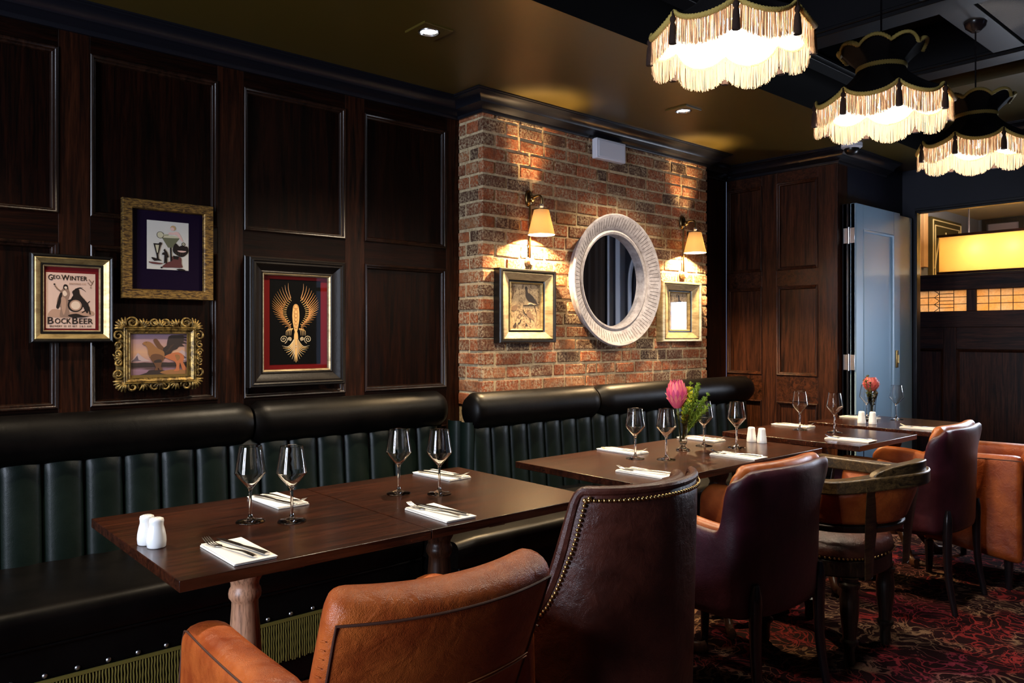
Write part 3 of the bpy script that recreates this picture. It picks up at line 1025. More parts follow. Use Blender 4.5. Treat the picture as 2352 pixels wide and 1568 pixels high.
# ================================================================== THINGS ON THE TABLES
TZ = .7505
def wine_glass():
    outer = [(0, 0), (.037, 0), (.0385, .0012), (.037, .0026), (.022, .0052), (.0085, .0105), (.0050, .018), (.0040, .030), (.0037, .055), (.0040, .080), (.0052, .088), (.0075, .0925), (.0235, .1115), (.0410, .1325), (.0417, .1345), (.0412, .137), (.0372, .163), (.0333, .187), (.0306, .2045), (.0300, .2060)]
    inner = [(.0292, .2052), (.0323, .187), (.0362, .163), (.0402, .137), (.0405, .1345), (.0398, .1330), (.0225, .1125), (.007, .0955), (0, .0945)]
    r = empty('wine_glass')
    G().lathe(outer+inner, (0, 0, 0), 40).build('glass_body', M['glass'], r, angle=28)
    return r
gsp = [(.854, 2.052, 'empty wine glass left of the front pair on the nearest table'), (.941, 1.982, 'empty wine glass right of the front pair on the nearest table'),
       (1.364, 2.103, 'empty wine glass, left of the pair on the second table'), (1.458, 2.012, 'empty wine glass, right of the pair on the second table'),
       (2.477, 2.052, 'empty wine glass furthest left on the protea table'), (2.554, 1.954, 'empty wine glass just left of the protea vase'),
       (2.994, 2.077, 'empty wine glass just right of the pink protea vase'), (3.058, 1.948, 'empty wine glass beside the white shakers on the protea table'),
       (3.885, 2.089, 'empty wine glass, left one on the small table before the blue door'), (3.917, 1.914, 'empty wine glass, right one on the small table before the blue door'),
       (4.780, 1.956, 'empty wine glass right of the red flower on the furthest table'), (4.685, 2.09, 'empty wine glass half hidden behind the red flower vase')]
g0 = wine_glass()
for i, (x, y, lb) in enumerate(gsp):
    o = g0 if i == 0 else copy_tree(g0)
    o.location = (x, y, TZ); o.rotation_euler = (0, 0, i*.7)
    tag(o, lb, 'wine glass', 'wine glasses on the tables')

def napkin():
    r = empty('napkin')
    rnd = random.Random(3)
    for k in range(3):
        g = G()
        dx, dy = rnd.uniform(-.002, .002), rnd.uniform(-.003, .003)
        def fn(u, v, k=k, dx=dx, dy=dy):
            x = (u-.5)*.098+dx; y = (v-.5)*.210+dy
            return (x, y, .0012+k*.0020 + .0014*max(0, sin(u*3+v*2+k))*(u*v) + (.0015*(1-u)*v if k == 2 else 0))
        g.slab(fn, 8, 12, .0016)
        g.build('napkin_fold', M['napkin'], r)
    return r
def fork():
    r = empty('fork')
    g = G()
    c = curve([(0, -.105, .003), (0, -.06, .0065), (0, -.01, .004), (0, .022, .0035), (0, .045, .0018)], 20)
    rad = [.0062 if i < 2 else lerp(.0066, .0026, min(1, (i-2)/11)) for i in range(15)]+[.0028, .004, .0065, .009, .0105]
    g.tube(c, rad, 10, sx=.28, sy=1.0, up=(0, 0, 1))
    g.build('handle', M['steel'], r, angle=60)
    for q in range(4):
        x = -.0088+q*.00587
        pts = curve([(x, .040, .0018), (x, .062, .0024), (x*.97, .082, .0075), (x*.95, .098, .0150)], 12)
        G().tube(pts, [.0017]*9+[.0014, .0011, .0006], 6, sx=.8, sy=1).build('tine', M['steel'], r, angle=60)
    return r
def knife():
    r = empty('knife')
    c = curve([(0, -.105, .0035), (0, -.05, .0045), (0, -.002, .0035)], 12)
    G().tube(c, [.0075, .0078, .0075, .007, .0066, .0062, .006, .0058, .0056, .0054, .0052, .005], 10, sx=.42, sy=1, up=(0, 0, 1)).build('handle', M['steel'], r, angle=60)
    g = G().prism([(-.005, -.004), (.005, -.004), (.0085, .02), (.009, .06), (.0065, .09), (0, .108), (-.004, .105), (-.0055, .08), (-.005, .04)], .0016, 'z', .0024)
    g.build('blade', M['steel'], r, bevel=.0005)
    return r
nsp = [(.712, 1.783, 0, 'on the nearest table beside the white shakers'), (1.02, 2.245, 1, 'behind the front pair of glasses, bench side of the nearest table'),
       (1.297, 1.788, 0, 'on the second table just behind the orange armchair'), (1.648, 2.262, 1, 'on the second table, bench side at the right'),
       (2.583, 2.212, 1, 'at the left bench side of the protea table'), (2.240, 1.803, 0, 'behind the studded chair on the protea table'),
       (3.165, 2.212, 1, 'behind the protea vase, bench side'), (2.842, 1.803, 0, 'behind the plum wing chair on the protea table'),
       (4.025, 2.205, 1, 'bench side of the small table before the blue door'), (3.690, 1.725, 0, 'aisle side of the small table before the blue door'),
       (4.715, 2.145, 1, 'at the back of the furthest table'), (4.43, 1.672, 0, 'aisle side of the furthest table')]
n0, f0, k0 = napkin(), fork(), knife()
for i, (x, y, far, lb) in enumerate(nsp):
    a = PI*far + (.0, .02, -.02, .05, .0, .03)[i % 6]
    Rm = Matrix.Rotation(a, 3, 'Z')
    for j, (src, nm, off, da, z) in enumerate(((n0, 'napkin', (0, 0), 0, TZ), (f0, 'fork', (-.018, .010), .20, TZ+.0072), (k0, 'knife', (.014, .012), .17, TZ+.0072))):
        o = src if i == 0 else copy_tree(src)
        p = Rm @ Vector((off[0], off[1], 0))
        o.location = (x+p.x, y+p.y, z); o.rotation_euler = (0, 0, a+da)
        tag(o, ('folded white paper napkin ', 'fork on the napkin ', 'knife on the napkin ')[j]+lb, nm, ('paper napkins', 'forks on napkins', 'knives on napkins')[j])

def shaker(pear=True):
    r = empty('shaker')
    prof = [(0, 0), (.0195, 0), (.0212, .002), (.0222, .014), (.0215, .026), (.0185, .042), (.0158, .052), (.0160, .058), (.0168, .063), (.0155, .0685), (.010, .0708), (0, .0712)]
    if not pear: prof = [(0, 0), (.0215, 0), (.0225, .003), (.0222, .015), (.0195, .035), (.0168, .054), (.0165, .062), (.0145, .0685), (.009, .070), (0, .0702)]
    G().lathe(prof, (0, 0, 0), 28).build('shaker_body', M['white_china'], r, angle=60)
    g = G()
    for k in range(4):
        g.lathe([(0, .0008), (.0009, .0005), (.0009, 0), (0, 0)], (.005*cos(k*1.57), .005*sin(k*1.57), .0708), 6)
    g.build('pour_hole', M['seam'], r)
    nest(r, 'shaker_body', 'pour_hole')
    return r
s0, s1 = shaker(True), shaker(False)
for i, (x, y, lb) in enumerate(((.574, 2.0, 'white china shaker at the nearest table end, rear of the two'), (.583, 1.956, 'white china shaker at the nearest table end, front of the two'),
                                (3.287, 2.013, 'white china shaker on the protea table, left of the two'), (3.285, 1.957, 'white china shaker on the protea table, right of the two'),
                                (4.437, 2.009, 'white china shaker on the furthest table, left of the two'), (4.451, 1.952, 'white china shaker on the furthest table, right of the two'))):
    o = (s0 if i == 0 else s1 if i == 2 else copy_tree(s0 if i < 2 else s1))
    o.location = (x, y, TZ); tag(o, lb, 'shaker', 'white table shakers')

def vase(x, y, label):
    r = empty('glass_vase', (x, y, TZ), 0, label, 'vase')
    prof = [(0, 0), (.030, 0), (.032, .003), (.030, .007), (.018, .013), (.011, .019), (.010, .024), (.016, .030), (.0185, .040), (.0175, .050), (.0180, .065), (.0205, .10), (.0245, .135), (.0305, .163), (.0315, .166),
            (.0300, .1655), (.0230, .135), (.0190, .10), (.0165, .066), (.0160, .050), (.0165, .040), (.013, .032), (0, .030)]
    G().lathe(prof, (0, 0, 0), 12).build('vase_body', M['vase_glass'], r, angle=25)
    return r
def protea(x, y, z, h, rad, tilt, label, m_out, m_in, bz, stem_to):
    r = empty('protea_flower', (x, y, z), 0, label, 'flower')
    Rt = Matrix.Rotation(tilt[0], 3, 'Y') @ Matrix.Rotation(tilt[1], 3, 'X')
    rnd = random.Random(5)
    for layer in range(6):
        n = 13
        for k in range(n):
            a = 2*PI*(k+.5*(layer % 2))/n + rnd.uniform(-.06, .06)
            zb = h*(.03+.07*layer); L = h*(.36+.10*layer) if layer < 5 else h*.62
            L = min(L, h*1.0-zb)
            if layer > 3: L += rnd.uniform(-.02, .02)*h
            def fn(u, v, a=a, zb=zb, L=L, layer=layer):
                zz = zb+L*v
                t_ = zz/h
                rr = rad*(.30+.95*sin(min(1, t_*1.25)*PI*.62)**.8)*(1-.035*layer) + .30*rad*max(0, v-.80)*(2 if layer < 4 else -1)
                rr = rr*(1-.30*max(0, t_-.62)/.38)
                wd = .21*rad*(1-v**2.2)**.6*1.6*(.5+.5*min(1, v*3)) + .0004
                aa = a + (u-.5)*wd/max(rr, .006)*1.25
                return Rt @ Vector((rr*cos(aa), rr*sin(aa), zz))
            G().slab(fn, 3, 6, .0013).build('petal', m_out[layer % len(m_out)], r, angle=70)
    g = G().tube([Vector(stem_to), Vector(stem_to)*.5+Vector((0, 0, .01)), Rt @ Vector((0, 0, .006))], [.0035, .0038, .006], 8)
    g.build('stem', plain('green_stem' + label[:3], (.16, .19, .05), .6), r)
    G().sphere(Rt @ Vector((0, 0, h*.45)), rad*.62, 14, 10, 1.5, Rt).build('flower_heart', m_in, r)
    return r
def sprig(x, y, z, n, R_, center, label, cols, needle, seed, stem_to):
    r = empty('leafy_foliage', (x, y, z), 0, label, 'foliage')
    rnd = random.Random(seed)
    mats = [plain('needle_%d_%d' % (seed, i), c_, .55, spec=.3) for i, c_ in enumerate(cols)]
    st = G(); nl = G()
    cen = Vector(center)
    for k in range(n):
        d = Vector((rnd.gauss(0, 1), rnd.gauss(0, .7), rnd.gauss(.25, .9))).normalized()
        tip = cen + Vector((d.x*R_[0], d.y*R_[1], d.z*R_[2]))*rnd.uniform(.55, 1)
        base = Vector(stem_to) + Vector((rnd.uniform(-.004, .004), rnd.uniform(-.004, .004), 0))
        mid = lerp(base, tip, .5)+Vector((0, 0, .012))
        c = curve([base, mid, tip], 10)
        st.tube(c, [.0014]*9+[.0008], 5)
        yl = tip.x < cen.x-R_[0]*.25 and tip.z > cen.z
        for i in range(3, 10):
            for q in range(8 if i < 8 else 14):
                dd = (Vector((rnd.gauss(0, 1), rnd.gauss(0, 1), rnd.gauss(0, 1))).normalized()*.75 + (c[9]-c[6]).normalized()*.9).normalized()
                L = needle*rnd.uniform(.7, 1.15)
                p = c[i]
                s_ = dd.cross(Vector((rnd.random(), rnd.random(), rnd.random()))).normalized()*.0019
                nl.mi = 2 if (yl and rnd.random() < .8) else rnd.randint(0, 1)
                i0 = len(nl.v)
                b1 = p+dd*L*.5+Vector((0, 0, .001))
                nl.v += [tuple(p-s_*.6), tuple(p+s_*.6), tuple(b1+s_*1.3), tuple(p+dd*L), tuple(b1-s_*1.3)]
                nl.face(range(i0, i0+5))
    st.build('stem', mats[0], r)
    nl.build('leaves', mats, r, smooth=False, fix=False)
    return r
pinks = [plain('protea_pink', (.62, .085, .16), .5), plain('protea_rose', (.68, .17, .17), .5), plain('protea_magenta', (.50, .05, .16), .5)]
vase(2.802, 2.052, 'small fluted glass vase of foliage on the long table')
protea(2.790, 2.073, .935, .125, .038, (-.10, .02), 'pink protea flower in the glass vase on the long table', pinks, plain('protea_heart', (.35, .04, .06), .7), 0, (.010, -.012, -.145))
sprig(2.81, 2.06, .80, 46, (.072, .060, .085), (.050, -.028, .165), 'bright yellow green spiky foliage beside the pink protea', [(.20, .30, .03), (.11, .19, .02), (.62, .60, .03)], .017, 4, (-.003, -.004, .0))
vase(4.572, 2.009, 'small glass vase on the furthest table')
rusts = [plain('protea_rust', (.50, .10, .07), .5), plain('protea_red', (.42, .06, .06), .5)]
protea(4.572, 2.015, .925, .085, .038, (.03, 0), 'dusky red protea flower in the vase on the furthest table', rusts, plain('rust_heart', (.25, .04, .03), .7), 0, (0, -.004, -.13))
sprig(4.575, 2.012, .80, 16, (.070, .05, .06), (.006, 0, .165), 'dark olive leaf sprigs around the dusky red protea', [(.10, .10, .03), (.16, .08, .03), (.14, .14, .04)], .016, 9, (0, 0, .0))
# ================================================================== CHAIRS
def edge_tube(g, fn, pts, r, seg=6, off=0):
    g.tube([fn(*p) for p in pts], r, seg)

def orange_chair(name='armchair'):
    """club armchair facing +y; origin on the floor"""
    r = empty(name)
    L = M['orange_leather']
    top = .835
    def back(u, v):
        s = (u-.5)*2
        z = lerp(.20, top, v)
        x = s*(.212+.014*v)
        y = -.115 - .215*max(0, (z-.36))/.475 - .045*(1-s*s)*(.4+.6*v)
        return (x, y, z + .012*s*s*v - .004)
    def th(u, v):
        s = abs(u-.5)*2
        return .092+.012*sin(PI*min(1, v*1.1))
    G().slab(back, 10, 10, th).build('backrest', L, r, subsurf=2)
    # seams, piping and stitching on the outer back
    def outer(u, v, k=.5):
        e = .02
        a = Vector(back(min(1, u+e), v))-Vector(back(max(0, u-e), v)); b = Vector(back(u, min(1, v+e)))-Vector(back(u, max(0, v-e)))
        n_ = a.cross(b).normalized()
        if n_.y > 0: n_ = -n_
        return Vector(back(u, v))+n_*(th(u, v)*k)
    g = G()
    pts = [outer(.045, q/20*.955, .47) for q in range(21)] + [outer(lerp(.045, .955, q/24), .955+.012*sin(PI*q/24), .47) for q in range(1, 24)] + [outer(.955, (20-q)/20*.955, .47) for q in range(21)]
    g.tube(pts, .0026, 7)
    g.build('piping', M['seam'], r)
    g = G(); g.tube([outer(lerp(.05, .95, q/30), .70, .512) for q in range(31)], .0014, 5)
    g.tube([outer(lerp(.05, .95, q/30), .688, .512) for q in range(31)], .0014, 5)
    g.tube([outer(.52, lerp(0, .69, q/20), .512) for q in range(21)], .0014, 5)
    g.build('stitching', M['stitch'], r)
    g = G(); rnd = random.Random(2)
    for q in range(26):   # puckered side seam
        v = .25+.68*q/26
        p = outer(.03, v, .40)
        g.tube([p+Vector((-.004, 0, 0)), p+Vector((-.006, .014, -.003)), p+Vector((-.003, .028, -.008))], [.0006, .0022, .0006], 5)
    g.build('puckers', L, r)
    nest(r, 'backrest', 'piping', 'stitching', 'puckers')
    for s in (-1, 1):
        def arm(u, v, s=s):
            y = lerp(-.235, .255, u)
            ztop = .668-.012*u-.035*max(0, (u-.86)/.14)**2 + .0*v
            z = lerp(lerp(.13, .20, u), ztop, v)
            x = s*(.268 + .012*sin(PI*v)+.018*(1-v)*0 - .02*u*0 - .022*(1-u)*(1-u))
            return (x, y, z)
        def tha(u, v): return .082+.014*(v**6)
        ao = G().slab(arm, 9, 8, tha).build('arm', L, r, subsurf=2)
        g = G()
        po = [Vector(arm(q/24, .955))+Vector((s*.042, 0, .0)) for q in range(23)] + [Vector(arm(.985, .93-.9*q/14))+Vector((s*.036, .004, 0)) for q in range(15)]
        g.tube(po, .0022, 6)
        g.build('piping', M['seam'], ao)
    G().slab(lambda u, v: (lerp(-.245, .245, u), lerp(-.16, .235, v), .395+.018*sin(PI*u)*sin(PI*v)), 8, 8, .12).build('seat_cushion', L, r, subsurf=2)
    G().box(-.25, .25, -.14, .235, .17, .345).build('seat_base', L, r, bevel=.02)
    for sx in (-.25, .25):
        for sy in (-.17, .20):
            G().tube([(sx, sy, .17), (sx, sy, .0)], [.022, .015], 10).build('leg', M['black_leg'], r)
    return r

def horseshoe(wb, wf, yb, ys, yf, k, fast=False):
    """plan curve t in [-1,1]: rounded back then sides running forward"""
    def P(t):
        s = 1 if t >= 0 else -1
        a = abs(t)
        if a < k:
            q = a/k
            ang = q*PI/2*.72
            x = wb*sin(ang)/sin(PI/2*.72)
            y = yb + (ys-yb)*(1-cos(ang))/(1-cos(PI/2*.72))
        else:
            q = (a-k)/(1-k)
            x = wb+(wf-wb)*(q**.75 if fast else sstep(q))
            y = lerp(ys, yf, q)
        return s*x, y
    return P

def shell_chair(name, P, ztop, zbot, lean, th_out, th_in, m_out, m_in, root, nu=44, nv=9, inner_bot=.36, rim=.012, flare=None):
    def c(t, v, off=0):
        x, y = P(t); e = .01
        x2, y2 = P(min(1, t+e)); x1, y1 = P(max(-1, t-e))
        d = Vector((x2-x1, y2-y1)).normalized()
        n = Vector((d.y, -d.x))           # outward (back gives -y)
        zt = ztop(t); zb = zbot(t)
        z = lerp(zb, zt, v)
        sc = 1 - lean*(1-max(0, min(1, (z-.1)/.75)))
        f = flare(t, z, zt) if flare else 0
        return Vector((x*sc, y*(1-.5*lean*(1-(z/.85)))+0, z)) + Vector((n.x, n.y, 0))*(off+f)
    def outer(u, v): return c(u*2-1, v, th_out/2)
    def inner(u, v):
        t = u*2-1
        zt = ztop(t); zb = max(inner_bot, zbot(t))
        vv = ((lerp(zb, zt+rim, v))-zbot(t))/(zt-zbot(t))
        return c(t, vv, -th_in/2+.004)
    o = G().slab(outer, nu, nv, th_out).build('outer_shell', m_out, root, subsurf=1)
    i = G().slab(inner, nu, 7, lambda u, v: th_in*(.92+.16*sin(PI*v))).build('inner_padding', m_in, root, subsurf=2)
    return c

def studded_chair():
    r = empty('studded_armchair')
    P = horseshoe(.210, .330, -.292, -.195, .25, .46, True)
    def zt(t):
        a = abs(t)
        x, y = P(t)
        if a < .43: return .889
        if a < .46: return lerp(.889, .872, (a-.43)/.03)
        dy = y+.195
        return .52+.352*math.exp(-dy/.058)
    c = shell_chair('studded', P, zt, lambda t: .10, .10, .03, .050, M['brown_leather'], M['brown_leather'], r, nu=70, rim=.004)
    # rim welt and nails on the outside
    g = G(); g.tube([c(-1+2*q/160, 1, .020)+Vector((0, 0, -.004)) for q in range(161)], [.011+.007*sstep((abs(-1+2*q/160)-.44)/.06) for q in range(161)], 10)
    g.build('rim_welt', M['brown_leather'], r)
    # nails follow the rim at a constant distance, measured on the unrolled shell
    N = 900
    T = [-1+2*q/N for q in range(N+1)]
    SS = [0]
    for q in range(N):
        p0, p1 = P(T[q]), P(T[q+1]); SS.append(SS[-1]+math.hypot(p1[0]-p0[0], p1[1]-p0[1]))
    fine = []
    for q in range(2, N-1):
        ds, dz = SS[q+2 if q+2 <= N else N]-SS[q-2], zt(T[min(N, q+2)])-zt(T[q-2])
        L_ = math.hypot(ds, dz); k = .024
        s2, z2 = SS[q]+dz/L_*k, zt(T[q])-ds/L_*k
        # back to the parameter
        lo = max(0, min(N-1, next((i for i in range(N) if SS[i+1] >= s2), N-1)))
        t2 = T[lo]
        if z2 < zt(t2)-.012: fine.append(c(t2, (z2-.10)/(zt(t2)-.10), .0335))
    acc = 0; last = None; me = None; cnt = 0
    g = G()
    left = 0.0
    for p0, p1 in zip(fine, fine[1:]):
        seg_ = (p1-p0).length
        while left <= seg_ and seg_ > 1e-6:
            p = p0.lerp(p1, left/seg_)
            nrm = Vector((p.x*.9, p.y+.02 if p.y < -.15 else 0, 0)).normalized()
            Rz = nrm.to_track_quat('Z', 'Y').to_matrix()
            g.lathe([(0, .0045), (.003, .0038), (.0048, .0020), (.0054, 0), (0, 0)], p, 10, Rz)
            left += .0122
        left -= seg_
    g.build('nail_trim', M['brass'], r)
    nest(r, 'outer_shell', 'nail_trim', 'rim_welt')
    G().slab(lambda u, v: (lerp(-.215, .215, u), lerp(-.22, .27, v), .42+.02*sin(PI*u)*sin(PI*v)), 8, 8, .11).build('seat_cushion', M['brown_leather'], r, subsurf=2)
    for sx in (-.22, .22):
        for sy in (-.19, .22):
            G().tube([(sx, sy, .14), (sx*1.02, sy, .0)], [.022, .014], 10).build('leg', M['black_leg'], r)
    return r

def wing_chair():
    r = empty('wing_armchair')
    P = horseshoe(.250, .262, -.290, -.232, .225, .50)
    def zt(t):
        x, y = P(t); dy = y+.225; a = abs(t)
        if a < .40: return .832
        if a < .50: return .832-.028*((a-.40)/.10)**2
        if dy < .045: return lerp(.804, .628, sstep((dy+.005)/.045))
        q = (dy-.045)/.405
        return .628+.030*sstep(q*1.6)-.05*max(0, (q-.85)/.15)**2
    def flare(t, z, ztt):
        a = abs(t)
        k = math.exp(-((a-.47)/.12)**2)
        return .030*k*sstep((z-.66)/.16)
    c = shell_chair('wing', P, zt, lambda t: .35, .10, .028, .055, M['plum_leather'], M['tan_leather'], r, nu=110, inner_bot=.34, rim=.014, flare=flare)
    G().slab(lambda u, v: (lerp(-.215, .215, u), lerp(-.22, .24, v), .41+.02*sin(PI*u)*sin(PI*v)), 8, 8, .11).build('seat_cushion', M['tan_leather'], r, subsurf=2)
    G().box(-.235, .235, -.20, .22, .335, .40).build('seat_base', M['plum_leather'], r, bevel=.02)
    for sx in (-1, 1):
        pts = curve([(sx*.205, -.283, .465), (sx*.205, -.280, .30), (sx*.207, -.288, .15), (sx*.211, -.315, .0)], 16)
        G().tube(pts, [.012, .021]+[lerp(.024, .015, i/13) for i in range(14)], 12, sx=1.0, sy=.85).build('leg', M['black_leg'], r, angle=70)
        pts = curve([(sx*.215, .19, .34), (sx*.217, .20, .15), (sx*.22, .205, 0)], 8)
        G().tube(pts, [lerp(.022, .013, i/7) for i in range(8)], 12).build('leg', M['black_leg'], r, angle=70)
    return r

def captain_chair():
    r = empty('captain_chair')
    # seat
    def seat_fn(rr, z): pass
    plan = []
    n = 40
    for k in range(n):
        a = 2*PI*k/n
        x = .235*cos(a); y = .225*sin(a)
        q = abs(cos(a))**.7*(1 if cos(a) > 0 else -1); s_ = abs(sin(a))**.7*(1 if sin(a) > 0 else -1)
        x = .235*q*(1+.10*s_); y = .225*s_
        plan.append((x, y))
    g = G()
    prof = [(1.0, .400), (1.03, .405), (1.035, .43), (1.0, .46), (.9, .482), (.6, .500), (.25, .505)]
    rows = []
    for k_, z in prof:
        rows.append([len(g.v)+i for i in range(n)])
        g.v += [(x*k_, y*k_, z) for x, y in plan]
    for A, B in zip(rows, rows[1:]):
        for i in range(n): g.face([A[i], A[(i+1) % n], B[(i+1) % n], B[i]])
    g.face(rows[-1]); g.face(rows[0][::-1])
    g.build('seat_pad', M['brown_leather'], r, subsurf=1)
    g = G(); g.prism([(x*1.0, y*1.0) for x, y in plan], .065, 'z', .335)
    g.build('seat_rail', M['dark_wood'], r, bevel=.006)
    g = G()
    m_ = 80
    for k in range(m_):
        f = k/m_*n; i = int(f); t_ = f-i
        x = lerp(plan[i][0], plan[(i+1) % n][0], t_)*1.035; y = lerp(plan[i][1], plan[(i+1) % n][1], t_)*1.035
        Rz = Vector((x, y, 0)).to_track_quat('Z', 'Y').to_matrix()
        g.lathe([(0, .0036), (.0035, .003), (.005, 0), (0, 0)], (x, y, .409), 8, Rz)
    g.build('nail_trim', M['brass'], r)
    # turned legs
    for sx, sy in ((-.158, -.165), (.158, -.165), (-.185, .175), (.185, .175)):
        pr = [(0, 0), (.017, 0), (.021, .02), (.019, .05), (.024, .075), (.033, .085), (.033, .095), (.024, .102), (.026, .13), (.034, .20), (.036, .25), (.030, .29), (.038, .30), (.038, .312), (.028, .318), (.034, .336), (0, .336)]
        G().lathe(pr, (sx, sy, 0), 18).build('leg', M['dark_wood'], r, angle=50)
    # horseshoe top rail
    P = horseshoe(.285, .300, -.335, -.14, .23, .55)
    def rail(t):
        x, y = P(t)
        return Vector((x, y, .690+.030*math.exp(-(t/.42)**4)))
    def slabf(u, v):
        t = u*2-1
        c = rail(t); x2 = Vector(P(min(1, t+.01))); x1 = Vector(P(max(-1, t-.01)))
        d = (x2-x1).normalized(); nn = Vector((d.y, -d.x, 0))
        wd = .040+.018*math.exp(-((abs(t)-1)/.12)**2)+.012*math.exp(-(t/.35)**2)
        return c+nn*(v-.5)*2*wd*.8
    G().slab(slabf, 60, 4, .050).build('top_rail', M['rail_wood'], r, bevel=.006)
    # crest blocks at the back
    def crest(u, v):
        t = (u*2-1)*.34
        c = rail(t); x2 = Vector(P(min(1, t+.01))); x1 = Vector(P(max(-1, t-.01)))
        d = (x2-x1).normalized(); nn = Vector((d.y, -d.x, 0))
        h = .046*math.sqrt(max(0, 1-(abs(u*2-1))**2.6))
        return c+nn*.005+Vector((0, 0, .016+h*v))
    G().slab(crest, 30, 3, .042).build('crest', M['rail_wood'], r, bevel=.005)
    # padded leather back inside the rail
    def pad(u, v):
        t = (u*2-1)*.80
        c = rail(t); x, y = c.x, c.y
        z = lerp(.545, c.z-.02, v)
        k = 1-.16*(1-v)
        return Vector((x*k, y*k+.01, z))
    G().slab(pad, 40, 4, .034).build('back_padding', M['orange_leather'], r, subsurf=1)
    def lower(u, v):
        t = (u*2-1)*.80
        c = rail(t); k = lerp(.80, .84, v)
        return Vector((c.x*k, c.y*k+.01, lerp(.520, .546, v)))
    G().slab(lower, 40, 1, .040).build('lower_rail', M['dark_wood'], r, bevel=.004)
    for s in (-1, 1):
        # broad shaped rear posts
        for t0, b0, nm in ((.29, (s*.165, -.248), 'rear_post'), (.86, (s*.225, .13), 'arm_support')):
            c = rail(s*t0)
            top = Vector((c.x, c.y, c.z-.012)); bot = Vector((b0[0], b0[1], .345))
            mid = lerp(bot, top, .45)+Vector((0, .004, 0))
            pts = curve([bot, mid, top], 12)
            if nm == 'rear_post':
                wds = [.070, .072, .076, .082, .088, .094, .102, .110, .118, .124, .130, .134]
                G().slab(lambda u, v: pts[min(11, int(round(v*11)))] + Vector(((u-.5)*wds[min(11, int(round(v*11)))], abs(u-.5)*.012, 0)), 4, 11, .030).build(nm, M['rail_wood'], r, bevel=.004)
                continue
            g = G().tube(pts, [.030, .030, .031, .033, .036, .040, .045, .050, .054, .058, .060, .062] if nm == 'rear_post' else [.017]*12, 4, sx=.42, sy=1.0, up=(0, 1, 0))
            g.build(nm, M['dark_wood'], r, bevel=.004)
    return r

a = orange_chair(); a.location = (.852, 1.45, 0); a.rotation_euler = (0, 0, -.087)
tag(a, 'orange tan leather armchair in the foreground seen from behind', 'armchair', 'orange leather armchairs')
b = copy_tree(a); b.location = (4.62, 1.42, 0); b.rotation_euler = (0, 0, 0)
tag(b, 'orange tan leather armchair cut by the right edge of the photo', 'armchair', 'orange leather armchairs')
b = studded_chair(); b.location = (1.567, 1.50, 0)
tag(b, 'brown leather armchair edged with brass nails, behind the foreground armchair', 'armchair')
c = wing_chair(); c.location = (2.40, 1.61, 0); c.rotation_euler = (0, 0, 0)
tag(c, 'plum leather wing chair with tan lining next to the brass nailed chair', 'armchair', 'plum leather wing chairs')
d = copy_tree(c); d.location = (3.975, 1.61, 0); d.rotation_euler = (0, 0, .03)
tag(d, 'plum leather wing chair with tan lining on the right, further from the camera', 'armchair', 'plum leather wing chairs')
e = captain_chair(); e.location = (3.07, 1.53, 0)
tag(e, 'worn wooden captain chair with curved top rail and leather seat', 'chair')
